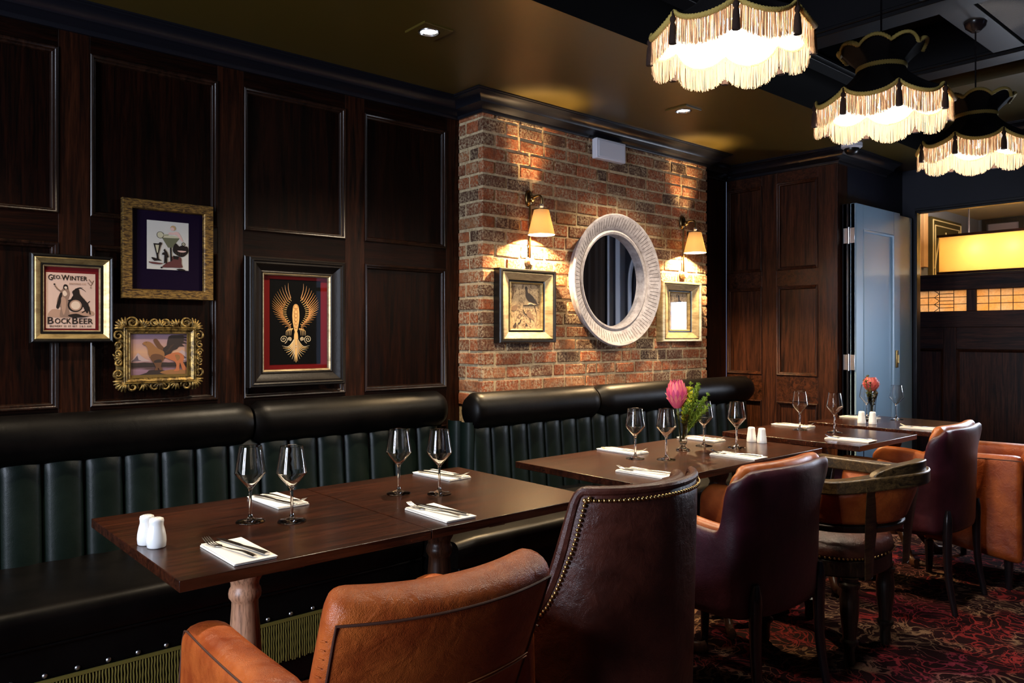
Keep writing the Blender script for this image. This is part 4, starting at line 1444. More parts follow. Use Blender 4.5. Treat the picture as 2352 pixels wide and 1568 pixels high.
# ================================================================== LAMPS
def fringed_lamp():
    r = empty('fringed_pendant_lamp')
    NS = 8; CU = .0; DIP = .042; TH0 = PI/8*.9
    def rim(a):
        q = ((a-TH0)/(2*PI/NS)) % 1.0
        b = 4*q*(1-q)
        return .240+.010*b, -DIP*b**.85
    def bell(u, v, off=0):
        a = u*2*PI
        rr, zz = rim(a)
        rad = lerp(.088, rr, v**1.45)
        z = lerp(.122, zz, 1-(1-v)**1.12)
        return Vector(((rad+off)*cos(a), (rad+off)*sin(a), z))
    G().grid(lambda u, v: bell(u, v), 128, 12, cu=True).build('shade_cover', M['shade_black'], r, angle=80)
    G().grid(lambda u, v: bell(u, lerp(.12, 1, v), -.004), 128, 10, cu=True).build('shade_lining', M['lining'], r, angle=80)
    def flare(u, v):
        a = u*2*PI
        q = ((a-TH0)/(2*PI/NS)) % 1.0; b = 4*q*(1-q)
        rad = lerp(.088, .150+.010*b, v**1.3); z = lerp(.122, .185+.026*b, v)
        return Vector((rad*cos(a), rad*sin(a), z))
    G().grid(flare, 128, 8, cu=True).build('top_frill', M['shade_black'], r, angle=80)
    def braid(fn, rad, name, n=256):
        g = G()
        pts = [Vector(fn(k/n)) for k in range(n)]
        g.tube(pts, [rad*(1.15+.35*(k % 2)) for k in range(n)], 7, closed=True, sx=1.6)
        return g.build(name, M['braid'], r, angle=80)
    braid(lambda u: bell(u, 1, .003)+Vector((0, 0, .002)), .0048, 'rim_braid', 320)
    braid(lambda u: flare(u, 0)*1.0+Vector((0, 0, .0)), .0050, 'neck_braid', 120)
    braid(lambda u: flare(u, 1), .0050, 'top_braid', 200)
    rnd = random.Random(8)
    g = G()
    n = 560
    for layer in range(2):
        for k in range(n):
            a = 2*PI*(k+rnd.uniform(-.45, .45))/n
            rr, zz = rim(a)
            rr += .002-.0035*layer+rnd.uniform(-.0015, .0015)
            L = .078+rnd.uniform(-.006, .004)
            da, dr = rnd.gauss(0, .006), rnd.gauss(0, .0025)
            w_ = .00125
            for q in range(3):
                a0, a1 = a+da*(q/3), a+da*((q+1)/3)
                r0, r1 = rr+dr*(q/3)**2, rr+dr*((q+1)/3)**2
                z0, z1 = zz-L*q/3, zz-L*(q+1)/3
                i = len(g.v)
                for (aa, ra, z) in ((a0, r0, z0), (a1, r1, z1)):
                    t_ = Vector((-sin(aa), cos(aa), 0))*w_
                    p = Vector((ra*cos(aa), ra*sin(aa), z))
                    g.v += [tuple(p-t_), tuple(p+t_)]
                g.face([i, i+1, i+3, i+2])
    g.build('fringe', M['fringe'], r, smooth=False, fix=False)
    for k in range(NS):
        a = TH0+2*PI*k/NS
        p = Vector((.252*cos(a), .252*sin(a), 0))
        g = G().lathe([(0, .004), (.0035, .002), (.0035, -.012), (.008, -.017), (.0095, -.023), (.0075, -.030), (.0055, -.033), (.0075, -.037), (.0095, -.045), (.0115, -.07), (.0125, -.094), (.0115, -.097), (0, -.095)], p, 14)
        g.build('tassel', M['tassel'], r, angle=60)
    G().sphere((0, 0, .0), .030, 16, 12, 1.15).build('bulb', M['bulb'], r)
    G().cyl((0, 0, .03), (0, 0, .11), .018, .016, 14).build('bulb_holder', M['black_leg'], r)
    g = G()
    for k in range(3):
        a = 2*PI*k/3; g.cyl((0, 0, .112), (.086*cos(a), .086*sin(a), .120), .0018, seg=6)
    g.build('spider', M['black_leg'], r)
    nest(r, 'shade_cover', 'rim_braid', 'fringe', 'tassel', 'shade_lining'); nest(r, 'top_frill', 'top_braid', 'neck_braid'); nest(r, 'bulb_holder', 'bulb')
    l = bpy.data.lights.new('pendant_light', 'POINT'); l.energy = E_PENDANT; l.color = PEND; l.shadow_soft_size = .035
    o = bpy.data.objects.new('pendant_light', l); COL.objects.link(o); o.location = (0, 0, -.045); o.parent = r
    return r
LZ = 2.128
lampA = fringed_lamp()
spots = [(1.99, 1.29, 'cream fringed black pendant lamp nearest the camera, cut by the top edge'), (2.91, 1.245, 'cream fringed black pendant lamp, middle one of the row of three'), (3.86, 1.235, 'cream fringed black pendant lamp furthest from the camera')]
for i, (x, y, lb) in enumerate(spots):
    o = lampA if i == 0 else copy_tree(lampA)
    o.location = (x, y, LZ+(.032, 0, 0)[i]); o.rotation_euler = (0, 0, i*.12+(.29, .17, .17)[i]); o.scale = (.925, .925, .925)
    tag(o, lb, 'pendant lamp', 'fringed pendant lamps over the tables')
    zc = 2.66
    G().cyl((0, 0, .11), (0, 0, (zc-LZ)/.925-.03), .0035, seg=8).build('cord', M['black_leg'], o)
    G().lathe([(0, -.045), (.02, -.043), (.045, -.02), (.05, 0), (0, 0)], (0, 0, (zc-LZ)/.925), 20).build('canopy', M['black_leg'], o)

def sconce():
    r = empty('wall_sconce')
    My = Matrix.Rotation(PI/2, 3, 'X')
    g = G(); n = 28
    # oval back plate on the wall
    rings_ = []
    for k_, y in ((1.0, 0), (1.0, -.006), (.8, -.014), (.35, -.018)):
        rings_.append([len(g.v)+i for i in range(n)])
        g.v += [(.026*k_*cos(2*PI*i/n), y, .045*k_*sin(2*PI*i/n)) for i in range(n)]
    for A, B in zip(rings_, rings_[1:]):
        for i in range(n): g.face([A[i], A[(i+1) % n], B[(i+1) % n], B[i]])
    g.face(rings_[-1]); g.face(rings_[0][::-1])
    g.build('back_plate', M['bronze'], r, angle=50)
    G().sphere((0, -.03, -.008), .017, 16, 12).build('joint', M['bronze'], r)
    pts = curve([(0, -.03, -.005), (0, -.055, .004), (0, -.085, .006), (0, -.100, -.010), (0, -.100, -.045)], 20)
    G().tube(pts, .0055, 10).build('arm', M['bronze'], r)
    G().lathe([(0, -.042), (.009, -.042), (.012, -.052), (.008, -.062), (.012, -.070), (0, -.072)], (0, -.10, 0), 16).build('shade_carrier', M['nail_silver'], r)
    def cone(off):
        return lambda u, v: ((lerp(.0385, .070, v)+off)*cos(u*2*PI), -.10+(lerp(.0385, .070, v)+off)*sin(u*2*PI), lerp(-.070, -.200, v))
    G().grid(cone(0), 48, 6, cu=True).build('shade', M['linen'], r, angle=80)
    G().grid(cone(-.0015), 48, 6, cu=True).build('shade_lining', M['linen_in'], r, angle=80)
    g = G(); g.tube([cone(.0005)(k/48, 0) for k in range(48)], .0022, 6, closed=True); g.build('top_trim', M['bronze'], r)
    g = G(); g.tube([cone(.0005)(k/48, 1) for k in range(48)], .0012, 6, closed=True); g.build('bottom_trim', M['linen'], r)
    g = G()
    for k in range(3):
        a = 2*PI*k/3+.5; g.cyl((0, -.10, -.070), (.038*cos(a), -.10+.038*sin(a), -.071), .0014, seg=6)
    g.build('spider', M['nail_silver'], r)
    G().sphere((0, -.10, -.128), .014, 14, 10, 1.2).build('bulb', M['sconce_in'], r)
    G().cyl((0, -.10, -.072), (0, -.10, -.112), .012, .012, 12).build('bulb_holder', M['nail_silver'], r)
    G().cyl((0, -.012, -.04), (0, -.012, -.325), .0055, seg=10).build('conduit', M['bronze'], r)
    g = G(); g.lathe([(0, 0), (.026, 0), (.027, .006), (.020, .014), (.0215, .026), (.019, .034), (0, .035)], (0, 0, -.335), 20, My)
    g.build('switch_boss', M['champagne'], r, angle=50)
    nest(r, 'shade', 'shade_lining', 'top_trim', 'bottom_trim'); nest(r, 'bulb_holder', 'bulb')
    l = bpy.data.lights.new('sconce_light', 'POINT'); l.energy = E_SCONCE; l.color = WARM; l.shadow_soft_size = .02
    o = bpy.data.objects.new('sconce_light', l); COL.objects.link(o); o.location = (0, -.10, -.150); o.parent = r
    return r
s = sconce(); s.location = (2.75, 3.0, 1.975)
tag(s, 'bronze wall sconce with cream shade left of the round mirror', 'wall lamp', 'brick pier sconces')
s2 = copy_tree(s); s2.location = (4.085, 3.0, 1.975)
tag(s2, 'bronze wall sconce with cream shade right of the round mirror', 'wall lamp', 'brick pier sconces')

def downlight(x, y, lb, zc=2.455, k=1):
    r = empty('recessed_downlight', (x, y, zc), 0, lb, 'ceiling light', 'recessed ceiling downlights')
    g = G(); h = .068
    n = 32
    sq = []
    for i in range(n):
        a = 2*PI*i/n; c_, s_ = cos(a), sin(a); k_ = h/max(abs(c_), abs(s_))
        sq.append((k_*c_, k_*s_))
    rows = []
    for pts, z in ((sq, 0), (sq, -.006), ([(x_*.97, y_*.97) for x_, y_ in sq], -.008), ([(.044*cos(2*PI*i/n), .044*sin(2*PI*i/n)) for i in range(n)], -.008), ([(.040*cos(2*PI*i/n), .040*sin(2*PI*i/n)) for i in range(n)], -.001)):
        rows.append([len(g.v)+i for i in range(n)]); g.v += [(a, b, z) for a, b in pts]
    for A, B in zip(rows, rows[1:]):
        for i in range(n): g.face([A[i], A[(i+1) % n], B[(i+1) % n], B[i]])
    g.build('square_trim', M['ceil_olive'], r, angle=30)
    G().lathe([(.0395, -.006), (.036, -.011), (.032, -.004), (.0395, -.001)], (0, 0, 0), 32, closed=True).build('lamp_ring', M['chrome'], r)
    G().lathe([(0, -.003), (.033, -.003), (.033, -.001), (0, -.001)], (0, 0, 0), 28).build('lamp_face', M['down_glow'], r)
    l = bpy.data.lights.new('downlight_beam', 'SPOT'); l.energy = E_DOWN*k; l.color = (1.0, .80, .55); l.spot_size = 1.95; l.spot_blend = .9; l.shadow_soft_size = .03
    o = bpy.data.objects.new('downlight_beam', l); COL.objects.link(o); o.location = (0, 0, -.02); o.parent = r
downlight(.12, 2.51, 'added square ceiling downlight, out of view, above the near end of the banquette', 2.455, .8)  # added out of view to brighten the pictures and the nearest table
downlight(1.76, 2.497, 'square recessed ceiling downlight above the framed pictures')
downlight(3.395, 2.485, 'square recessed ceiling downlight above the brick pier')

downlight(8.2, 1.0, 'added square downlight, out of view, in the cream ceiling of the room beyond', 2.6, 2.0)  # unseen lamp added to raise the light in the far room
# dome camera at the far corner of the low ceiling
r = empty('dome_camera', (4.80, 2.235, 2.455), 0, 'small white dome security camera under the ceiling behind the lamps', 'camera')
G().lathe([(0, 0), (.062, 0), (.062, -.022), (.050, -.030), (0, -.030)], (0, 0, 0), 28).build('mount', M['white_plastic'], r, angle=40)
G().lathe([(.045, -.030)]+[(.045*cos(a), -.030-.042*sin(a)) for a in [PI/2*k/8 for k in range(1, 8)]]+[(0, -.072)], (0, 0, 0), 24).build('dome', M['black_frame'], r, angle=60)
# white blank box high on the brick pier
r = empty('white_wall_box', (3.364, 3.0, 2.317), 0, 'blank white rectangular wall box high on the brick pier', 'wall box')
G().box(-.125, .125, -.040, 0, -.058, .058).build('housing', M['white_plastic'], r, bevel=.006)
G().box(-.112, .112, -.044, -.039, -.046, .046).build('cover', M['white_plastic'], r, bevel=.002)

# round mirror
r = empty('round_mirror', (3.385, 3.0, 1.571), 0, 'round mirror with whitewashed radiating ribbed frame on the brick pier', 'mirror')
Ry = Matrix.Rotation(PI/2, 3, 'X')
NR = 96
def ring(u, v):
    a = u*2*PI
    f = (u*NR) % 1.0
    groove = .005*math.exp(-((f-.5)/.16)**2)
    prof = [(.335, -.0005), (.345, -.035), (.381, -.074), (.374, -.085), (.366, -.083), (.300, -.052), (.284, -.038), (.281, -.012)]
    s_ = v*(len(prof)-1); k_ = min(int(s_), len(prof)-2); t_ = s_-k_
    rr = lerp(prof[k_][0], prof[k_+1][0], t_); y = lerp(prof[k_][1], prof[k_+1][1], t_)
    inn = 0
    return (rr*cos(a), y+groove*inn, rr*sin(a))
G().grid(ring, NR*8, 14, cu=True).build('ribbed_frame', M['mirror_frame'], r, angle=30)
G().lathe([(.286, .010), (.288, .045), (.278, .052), (.266, .046), (.262, .014)], (0, 0, 0), 96, Ry).build('inner_bead', M['mirror_frame'], r, angle=40)
G().lathe([(0, .0145), (.266, .0145), (.266, .001), (0, .001)], (0, 0, 0), 96, Ry).build('mirror_glass', M['mirror'], r, angle=30)
g = G(); rr_ = random.Random(4)
for k in range(NR):
    a = 2*PI*(k+.5)/NR
    r0, r1 = .302+rr_.uniform(0, .010), .364-rr_.uniform(0, .012)
    P_ = lambda r_, y_: (r_*cos(a), y_, r_*sin(a))
    g.tube([P_(r0, lerp(-.052, -.083, (r0-.300)/.066)+.0006), P_(r1, lerp(-.052, -.083, (r1-.300)/.066)+.0006)], .0017, 5)
g.build('dark_grooves', plain('groove_dark', (.06, .05, .05), .8), r)  # thin dark strips laid along the groove lines of the frame
nest(r, 'ribbed_frame', 'dark_grooves')
# flat backing between frame and wall
G().lathe([(.28, 0.0005), (.33, 0.0005), (.33, .010), (.28, .010)], (0, 0, 0), 64, Ry, closed=True).build('backing', M['dark_wood'], r)
# ================================================================== PICTURES
def mould(parent, name, mat_, rect, prof):
    """rect (x0,x1,z0,z1); prof [(inset, y)] from the outside in, y negative = out of the wall"""
    x0, x1, z0, z1 = rect
    g = G()
    g.rings([[(x0+i, y, z0+i), (x1-i, y, z0+i), (x1-i, y, z1-i), (x0+i, y, z1-i)] for i, y in prof])
    return g.build(name, mat_, parent, angle=30)
def sheet(parent, name, mat_, rect, y, th=.002):
    x0, x1, z0, z1 = rect
    return G().box(x0, x1, y, y+th, z0, z1).build(name, mat_, parent, smooth=False)
def glazing(parent, rect, y):
    x0, x1, z0, z1 = rect
    g = G(); g.v += [(x0, y, z0), (x1, y, z0), (x1, y, z1), (x0, y, z1)]; g.face([0, 1, 2, 3])
    g.build('glass', M['pane'], parent, smooth=False, fix=False)
class Art:
    """flat printed shapes, in print coordinates 0..1 from the lower left"""
    def __init__(s, parent, name, rect, y, mats):
        s.p, s.name, s.r, s.y, s.mats = parent, name, rect, y, mats
        s.g = G(); s.k = 0
    def P(s, x, z): return lerp(s.r[0], s.r[1], x), lerp(s.r[2], s.r[3], z)
    def poly(s, mi, pts, smooth=0):
        s.g.mi = mi
        if smooth:
            P = [Vector((a, b, 0)) for a, b in pts]
            n = len(P); out = []
            for i in range(n):
                a, b, c, d = P[i-1], P[i], P[(i+1) % n], P[(i+2) % n]
                for q in range(smooth):
                    t_ = q/smooth
                    out.append(.5*((2*b)+(c-a)*t_+(2*a-5*b+4*c-d)*t_*t_+(3*b-a-3*c+d)*t_**3))
            pts = [(p.x, p.y) for p in out]
        s.k += 1
        s.g.prism([s.P(a, b) for a, b in pts], -.0004-.00012*s.k, 'y', s.y)
        return s
    def disc(s, mi, cx, cz, rx, rz=None, n=20, hole=None):
        rz = rz or rx*(s.r[1]-s.r[0])/(s.r[3]-s.r[2])
        return s.poly(mi, [(cx+rx*cos(2*PI*k/n), cz+rz*sin(2*PI*k/n)) for k in range(n)])
    def line(s, mi, pts, w_, n=0, taper=False):
        s.g.mi = mi
        P = [Vector((s.P(a, b)[0], s.y-.0006, s.P(a, b)[1])) for a, b in pts]
        if n: P = curve(P, n)
        m_ = len(P)
        s.g.tube(P, [w_*(1-.85*k/(m_-1)) if taper else w_ for k in range(m_)], 4, sx=1, sy=1)
        return s
    def done(s):
        o = s.g.build(s.name, s.mats, s.p, smooth=False)
        return o
def lettering(parent, txt, x0, x1, z0, z1, y, mat_, squeeze=None):
    cu = bpy.data.curves.new('lettering', 'FONT'); cu.body = txt; cu.extrude = .0; cu.resolution_u = 2; cu.offset = .012
    ob = bpy.data.objects.new('lettering_tmp', cu); COL.objects.link(ob)
    bpy.context.view_layer.update()
    me = bpy.data.meshes.new_from_object(ob.evaluated_get(bpy.context.evaluated_depsgraph_get()))
    bpy.data.objects.remove(ob)
    xs = [v_.co.x for v_ in me.vertices]; ys = [v_.co.y for v_ in me.vertices]
    a, b, c, d = min(xs), max(xs), min(ys), max(ys)
    for v_ in me.vertices:
        v_.co = (lerp(x0, x1, (v_.co.x-a)/(b-a)), y, lerp(z0, z1, (v_.co.y-c)/(d-c)))
    me.materials.clear(); me.materials.append(mat_)
    o = bpy.data.objects.new('lettering', me); COL.objects.link(o); o.parent = parent
    return o
def picture(name, x0, x1, z0, z1, yw, label, cat='picture'):
    r = empty(name, ((x0+x1)/2, yw, (z0+z1)/2), 0, label, cat)
    hw, hh = (x1-x0)/2, (z1-z0)/2
    return r, (-hw, hw, -hh, hh)
def inset(rc, d): return (rc[0]+d, rc[1]-d, rc[2]+d, rc[3]-d)
ink = plain('print_ink', (.020, .014, .012), .8, spec=.1)

# --- beer poster
r, rc = picture('framed_poster', .522, .790, 1.230, 1.550, 3.1905, 'gold and black framed vintage beer poster, leftmost on the panelled wall')
mould(r, 'outer_frame', M['black_frame'], rc, [(0, 0), (0, -.022), (.003, -.028), (.007, -.030), (.010, -.028), (.012, -.022)])
mould(r, 'gold_frame', M['gold_pale'], rc, [(.011, -.020), (.013, -.028), (.016, -.0295), (.021, -.026), (.028, -.019), (.033, -.016)])
mould(r, 'inner_band', M['black_frame'], rc, [(.033, -.016), (.034, -.019), (.038, -.019), (.040, -.014)])
mould(r, 'slip', M['champagne'], rc, [(.040, -.015), (.042, -.017), (.045, -.013), (.046, -.008)])
sheet(r, 'red_mount', plain('red_mount', (.12, .006, .008), .7, spec=.1), inset(rc, .044), -.006)
pr = (-.083, .077, -.108, .094)
paper = plain('poster_paper', (.56, .38, .30), .7, bump=(60, .1))
sheet(r, 'poster_paper', paper, pr, -.0075, .0015)
tone = plain('poster_halftone', (.22, .13, .09), .8); lite = plain('poster_highlight', (.62, .46, .34), .8); mid = plain('poster_tone', (.36, .21, .14), .8)
A = Art(r, 'poster_figures', pr, -.0078, [ink, tone, lite, mid])
A.poly(3, [(.04, .22), (.12, .34), (.3, .33), (.5, .30), (.9, .33), (.96, .24), (.6, .20), (.3, .19)], 3)
A.poly(1, [(.26, .60), (.30, .68), (.36, .73), (.44, .71), (.47, .62), (.44, .52), (.45, .36), (.47, .22), (.36, .20), (.27, .22), (.29, .38), (.22, .40), (.22, .52)], 4)
A.poly(0, [(.27, .62), (.32, .64), (.30, .5), (.25, .36), (.20, .38), (.24, .52)], 3)
A.poly(0, [(.34, .72), (.35, .78), (.39, .795), (.43, .77), (.44, .70), (.40, .73), (.37, .70)], 4)
A.disc(2, .39, .735, .028)
A.poly(2, [(.33, .66), (.38, .68), (.42, .62), (.38, .58), (.34, .60)], 3)
A.poly(3, [(.30, .55), (.36, .56), (.40, .50), (.39, .34), (.35, .24), (.31, .36)], 3)
A.line(1, [(.30, .66), (.22, .71), (.17, .77)], .0022); A.disc(0, .165, .79, .018)
A.poly(0, [(.52, .66), (.56, .70), (.62, .72), (.66, .70), (.68, .62), (.78, .52), (.85, .44), (.86, .36), (.83, .28), (.78, .33), (.74, .40), (.64, .46), (.56, .52), (.50, .54), (.54, .60)], 4)
A.line(0, [(.60, .71), (.68, .735), (.76, .70), (.80, .67)], .0022, 10, True); A.line(0, [(.58, .71), (.66, .74), (.74, .745)], .0018, 8, True)
A.line(0, [(.86, .40), (.89, .26)], .0022); A.line(0, [(.80, .34), (.76, .31), (.72, .29)], .0018); A.line(0, [(.83, .46), (.88, .50)], .0014)
A.line(0, [(.54, .58), (.50, .52), (.44, .50)], .0022)
A.disc(0, .58, .42, .152); A.disc(3, .59, .42, .125); A.disc(2, .59, .42, .095)
A.poly(0, [(.44, .24), (.6, .27), (.74, .235), (.86, .225), (.7, .20), (.5, .205)], 3)
A.line(1, [(.86, .90), (.94, .82)], .0016); A.line(1, [(.84, .84), (.90, .78), (.96, .88)], .0013); A.disc(1, .90, .75, .014)
A.done()
px = lambda q: lerp(pr[0], pr[1], q); pz = lambda q: lerp(pr[2], pr[3], q)
yl = -.0092
lettering(r, 'G', px(.04), px(.13), pz(.86), pz(.965), yl, ink)
lettering(r, 'EO.', px(.14), px(.30), pz(.885), pz(.955), yl, ink)
lettering(r, 'W', px(.30), px(.46), pz(.865), pz(.965), yl, ink)
lettering(r, 'INTER', px(.475), px(.83), pz(.87), pz(.95), yl, ink)
lettering(r, 'BREWING CO', px(.46), px(.80), pz(.79), pz(.825), yl, mid)
lettering(r, 'B', px(.03), px(.15), pz(.08), pz(.205), yl, ink)
lettering(r, 'OCK', px(.17), px(.50), pz(.085), pz(.185), yl, ink)
lettering(r, 'B', px(.52), px(.64), pz(.08), pz(.205), yl, ink)
lettering(r, 'EER', px(.66), px(.95), pz(.085), pz(.185), yl, ink)
lettering(r, 'BREWERY  55  ST. BET.  2 & 3  AVE', px(.07), px(.92), pz(.025), pz(.058), yl, ink)
glazing(r, inset(rc, .045), -.0115)
nest(r, 'poster_paper', 'lettering', 'poster_figures')

# --- cocktail collage
r, rc = picture('framed_collage', .822, 1.163, 1.398, 1.780, 3.1905, 'worn gold framed cocktail collage on dark purple mount, top of the wall group')
mould(r, 'frame', M['gold_streak'], rc, [(0, 0), (0, -.024), (.002, -.027), (.033, -.025), (.036, -.022), (.038, -.008)])
sheet(r, 'purple_mount', plain('purple_mount', (.0055, .0012, .012), .6, spec=.08), inset(rc, .036), -.006)
pr = (-.079, .078, -.074, .116)
sheet(r, 'print_card', plain('print_card', (.56, .53, .47), .7), pr, -.0075, .0015)
A = Art(r, 'print_figures', pr, -.0078, [ink, plain('print_skin', (.66, .42, .36), .7), plain('print_green', (.12, .12, .06), .7), plain('print_maroon', (.10, .02, .018), .7), plain('print_amber', (.45, .28, .12), .7), plain('print_lemon', (.50, .46, .30), .7)])
A.poly(2, [(.35, .66), (.78, .67), (.70, .58), (.60, .46), (.50, .46)], 0); A.poly(5, [(.36, .66), (.76, .67), (.72, .70), (.58, .715), (.42, .70)], 3)
A.line(0, [(.56, .46), (.57, .18)], .0030)
A.poly(1, [(.50, .74), (.60, .73), (.70, .73), (.80, .64), (.86, .60), (.84, .66), (.76, .78), (.68, .80), (.62, .78), (.54, .78)], 4)
A.disc(4, .62, .87, .065); A.disc(1, .60, .85, .045)
A.disc(0, .31, .71, .085); A.disc(5, .31, .71, .075); A.line(5, [(.38, .71), (.48, .72)], .003)
A.disc(0, .87, .55, .045); A.disc(5, .87, .55, .03); A.disc(0, .87, .55, .012)
A.poly(0, [(.62, .47), (.68, .56), (.76, .50), (.82, .52), (.90, .51), (.97, .50), (.99, .40), (.92, .32), (.82, .28), (.70, .32), (.62, .38)], 3)
A.poly(1, [(.72, .41), (.94, .41), (.88, .38), (.78, .38)], 2)
for q in range(5): A.line(4, [(.68+.06*q, .38), (.70+.05*q, .31)], .0012)
A.poly(3, [(.60, .28), (.80, .27), (.82, .14), (.84, .06), (.60, .05), (.36, .05), (.46, .14), (.60, .20)], 3)
A.poly(0, [(.62, .30), (.76, .29), (.74, .22), (.62, .23)], 0); A.disc(0, .34, .04, .022); A.poly(0, [(.70, .02), (.82, .035), (.92, .005), (.80, -.01)], 3)
A.poly(0, [(.15, .53), (.33, .53), (.26, .30), (.27, .22), (.34, .18), (.20, .18), (.23, .24), (.22, .30)], 0); A.poly(5, [(.19, .50), (.28, .50), (.25, .34), (.23, .34)], 0)
A.disc(0, .31, .53, .035)
A.poly(0, [(.10, .24), (.18, .23), (.24, .19), (.17, .17)], 2); A.poly(3, [(.04, .15), (.36, .13), (.30, .105), (.12, .11)], 2)
A.poly(0, [(.39, .40), (.41, .43), (.43, .40), (.47, .36), (.51, .26), (.49, .26), (.47, .30), (.47, .13), (.45, .13), (.44, .24), (.42, .13), (.40, .13), (.41, .30), (.35, .31), (.37, .35), (.41, .36)], 0)
A.done()
glazing(r, inset(rc, .037), -.013)
nest(r, 'print_card', 'print_figures')

# --- ornate griffin painting
r, rc = picture('ornate_painting', .790, 1.125, 1.040, 1.326, 3.1905, 'winged griffin painting in an ornate carved gold frame, lowest on the wall')
inn = (rc[0]+.060, rc[1]-.055, rc[2]+.055, rc[3]-.062)
o5 = (inn[0]-.024, inn[1]+.024, inn[2]-.024, inn[3]+.024)
mould(r, 'inner_frame', M['gold'], o5, [(0, 0), (0, -.026), (.003, -.029), (.006, -.024), (.010, -.028), (.019, -.020), (.022, -.022), (.024, -.008)])
fl = (rc[0]+.014, rc[1]-.014, rc[2]+.014, rc[3]-.014)
mould(r, 'carved_ground', plain('dark_gilding', (.16, .10, .028), .55, .4, .3, (60, .5)), fl, [(0, 0), (0, -.006), (.010, -.011), (.05, -.014)])
g = G()
def scroll(cx, cz, R_, a0, turns, sgn, w_):
    n_ = 26
    pts = []
    for k in range(n_):
        q = k/(n_-1); a = a0+sgn*turns*2*PI*q; rr = R_*(1-q)**.8+.002
        pts.append((cx+rr*cos(a), -.016-.006*sin(q*PI), cz+rr*sin(a)))
    g.tube(pts, [w_*(.45+.75*sin(PI*min(1, .15+q/n_))) for q in range(n_)], 7)
def leafc(cx, cz, ang, L, spread, n_, w_):
    for k in range(n_):
        a = ang+(k/(n_-1)-.5)*spread
        pts = curve([(cx, -.012, cz), (cx+L*.5*cos(a), -.024, cz+L*.5*sin(a)), (cx+L*cos(a+.25*(k/(n_-1)-.5)), -.016, cz+L*sin(a+.25*(k/(n_-1)-.5)))], 7)
        g.tube(pts, [w_*.8, w_, w_*1.1, w_*1.2, w_*1.2, w_, w_*.5], 6)
cxs = (rc[0]+rc[1])/2
for sx in (-1, 1):
    X = rc[0] if sx < 0 else rc[1]
    for sz in (-1, 1):
        Z = rc[2] if sz < 0 else rc[3]
        leafc(X-sx*.046, Z-sz*.046, math.atan2(sz, sx), .046, 1.2, 6, .0044)
        scroll(X-sx*.068, Z-sz*.020, .019, PI/2*(1-sz)+(.3 if sx > 0 else 2.8), 1.6, sx*sz, .0040)
        scroll(X-sx*.018, Z-sz*.070, .018, PI/2*sx+1.2, 1.5, -sx*sz, .0038)
        leafc(X-sx*.105, Z-sz*.040, math.atan2(sz, -sx*.5), .036, 1.3, 5, .0034)
    for dz in (-.030, .006, .036):
        scroll(X-sx*.016, dz, .0135, (0 if sx > 0 else PI)+dz*30, 1.3, 1 if dz > 0 else -1, .0038)
    leafc(X-sx*.034, -.012, 0 if sx > 0 else PI, .030, 1.6, 5, .0032)
for sz in (-1, 1):
    Z = rc[2] if sz < 0 else rc[3]
    leafc(0, Z-sz*.045, PI/2*sz, .040, 1.3, 5, .0036)
    scroll(-.022, Z-sz*.022, .015, 0, 1.4, sz, .0036); scroll(.022, Z-sz*.022, .015, PI, 1.4, -sz, .0036)
g.build('carved_scrolls', M['gold'], r, angle=70)
t = NT('painted_sky_and_lake')
tc = t.n('ShaderNodeTexCoord'); sp = t.n('ShaderNodeSeparateXYZ', Vector=tc.outputs['Object'])
nz = t.noise(t.obj((8, 8, 60)), 1.2, 3, .6)
h = t.math('ADD', t.math('MULTIPLY', sp.outputs[2], 5.6), t.math('MULTIPLY', nz, .16))
t.link(t.ramp(t.math('ADD', h, .43), [(0, (.12, .06, .08)), (.16, (.20, .11, .15)), (.21, (.06, .03, .03)), (.30, (.05, .025, .025)), (.33, (.26, .14, .14)), (.55, (.42, .23, .13)), (.78, (.29, .17, .17)), (1, (.14, .09, .16))]), t.b.inputs['Base Color'])
t.set(Roughness=.6)
sheet(r, 'canvas', t.mat, inn, -.008)
A = Art(r, 'painted_griffin', inn, -.0082, [plain('paint_dark', (.018, .009, .007), .6), plain('paint_brown', (.09, .035, .013), .6), plain('paint_lion', (.34, .10, .035), .6), plain('paint_gold', (.21, .09, .028), .6), plain('paint_snow', (.34, .24, .23), .6), plain('paint_slate', (.08, .055, .07), .6)])
A.poly(4, [(0, .36), (.07, .44), (.14, .56), (.20, .48), (.26, .42), (.36, .36)]); A.poly(5, [(.03, .36), (.08, .42), (.13, .50), (.15, .40), (.20, .38)])
A.poly(4, [(.72, .40), (.80, .52), (.88, .62), (1, .52), (1, .36)]); A.poly(5, [(.84, .40), (.9, .5), (.97, .42)])
A.poly(0, [(0, .24), (.0, .34), (.12, .33), (.25, .34), (.38, .32), (.60, .33), (.80, .31), (1, .34), (1, .24)])
A.poly(0, [(.12, .0), (.28, .10), (.34, .16), (.55, .15), (.70, .12), (.98, .10), (1, .0)], 3)
A.poly(3, [(.5, .10), (.7, .16), (.99, .14), (1, .06), (.7, .04)], 3)
A.poly(1, [(.395, .84), (.42, .88), (.46, .86), (.52, .74), (.575, .66), (.57, .58), (.50, .62), (.43, .74)], 4)
A.poly(0, [(.56, .66), (.62, .72), (.635, .84), (.655, .93), (.70, .965), (.82, .97), (.99, .98), (.90, .945), (.998, .90), (.90, .885), (.985, .835), (.89, .83), (.965, .765), (.87, .765), (.93, .70), (.83, .70), (.80, .64), (.72, .60), (.68, .50), (.58, .42), (.55, .52)], 0)
for q in range(9): A.line(1, [(.645+.004*q, .90-.045*q), (.76, .935-.036*q), (.97-.012*q, .955-.032*q)], .0009, 6, True)
for q in range(8): A.line(3, [(.60+.012*q, .56+.022*q), (.66+.012*q, .60+.022*q)], .0010)
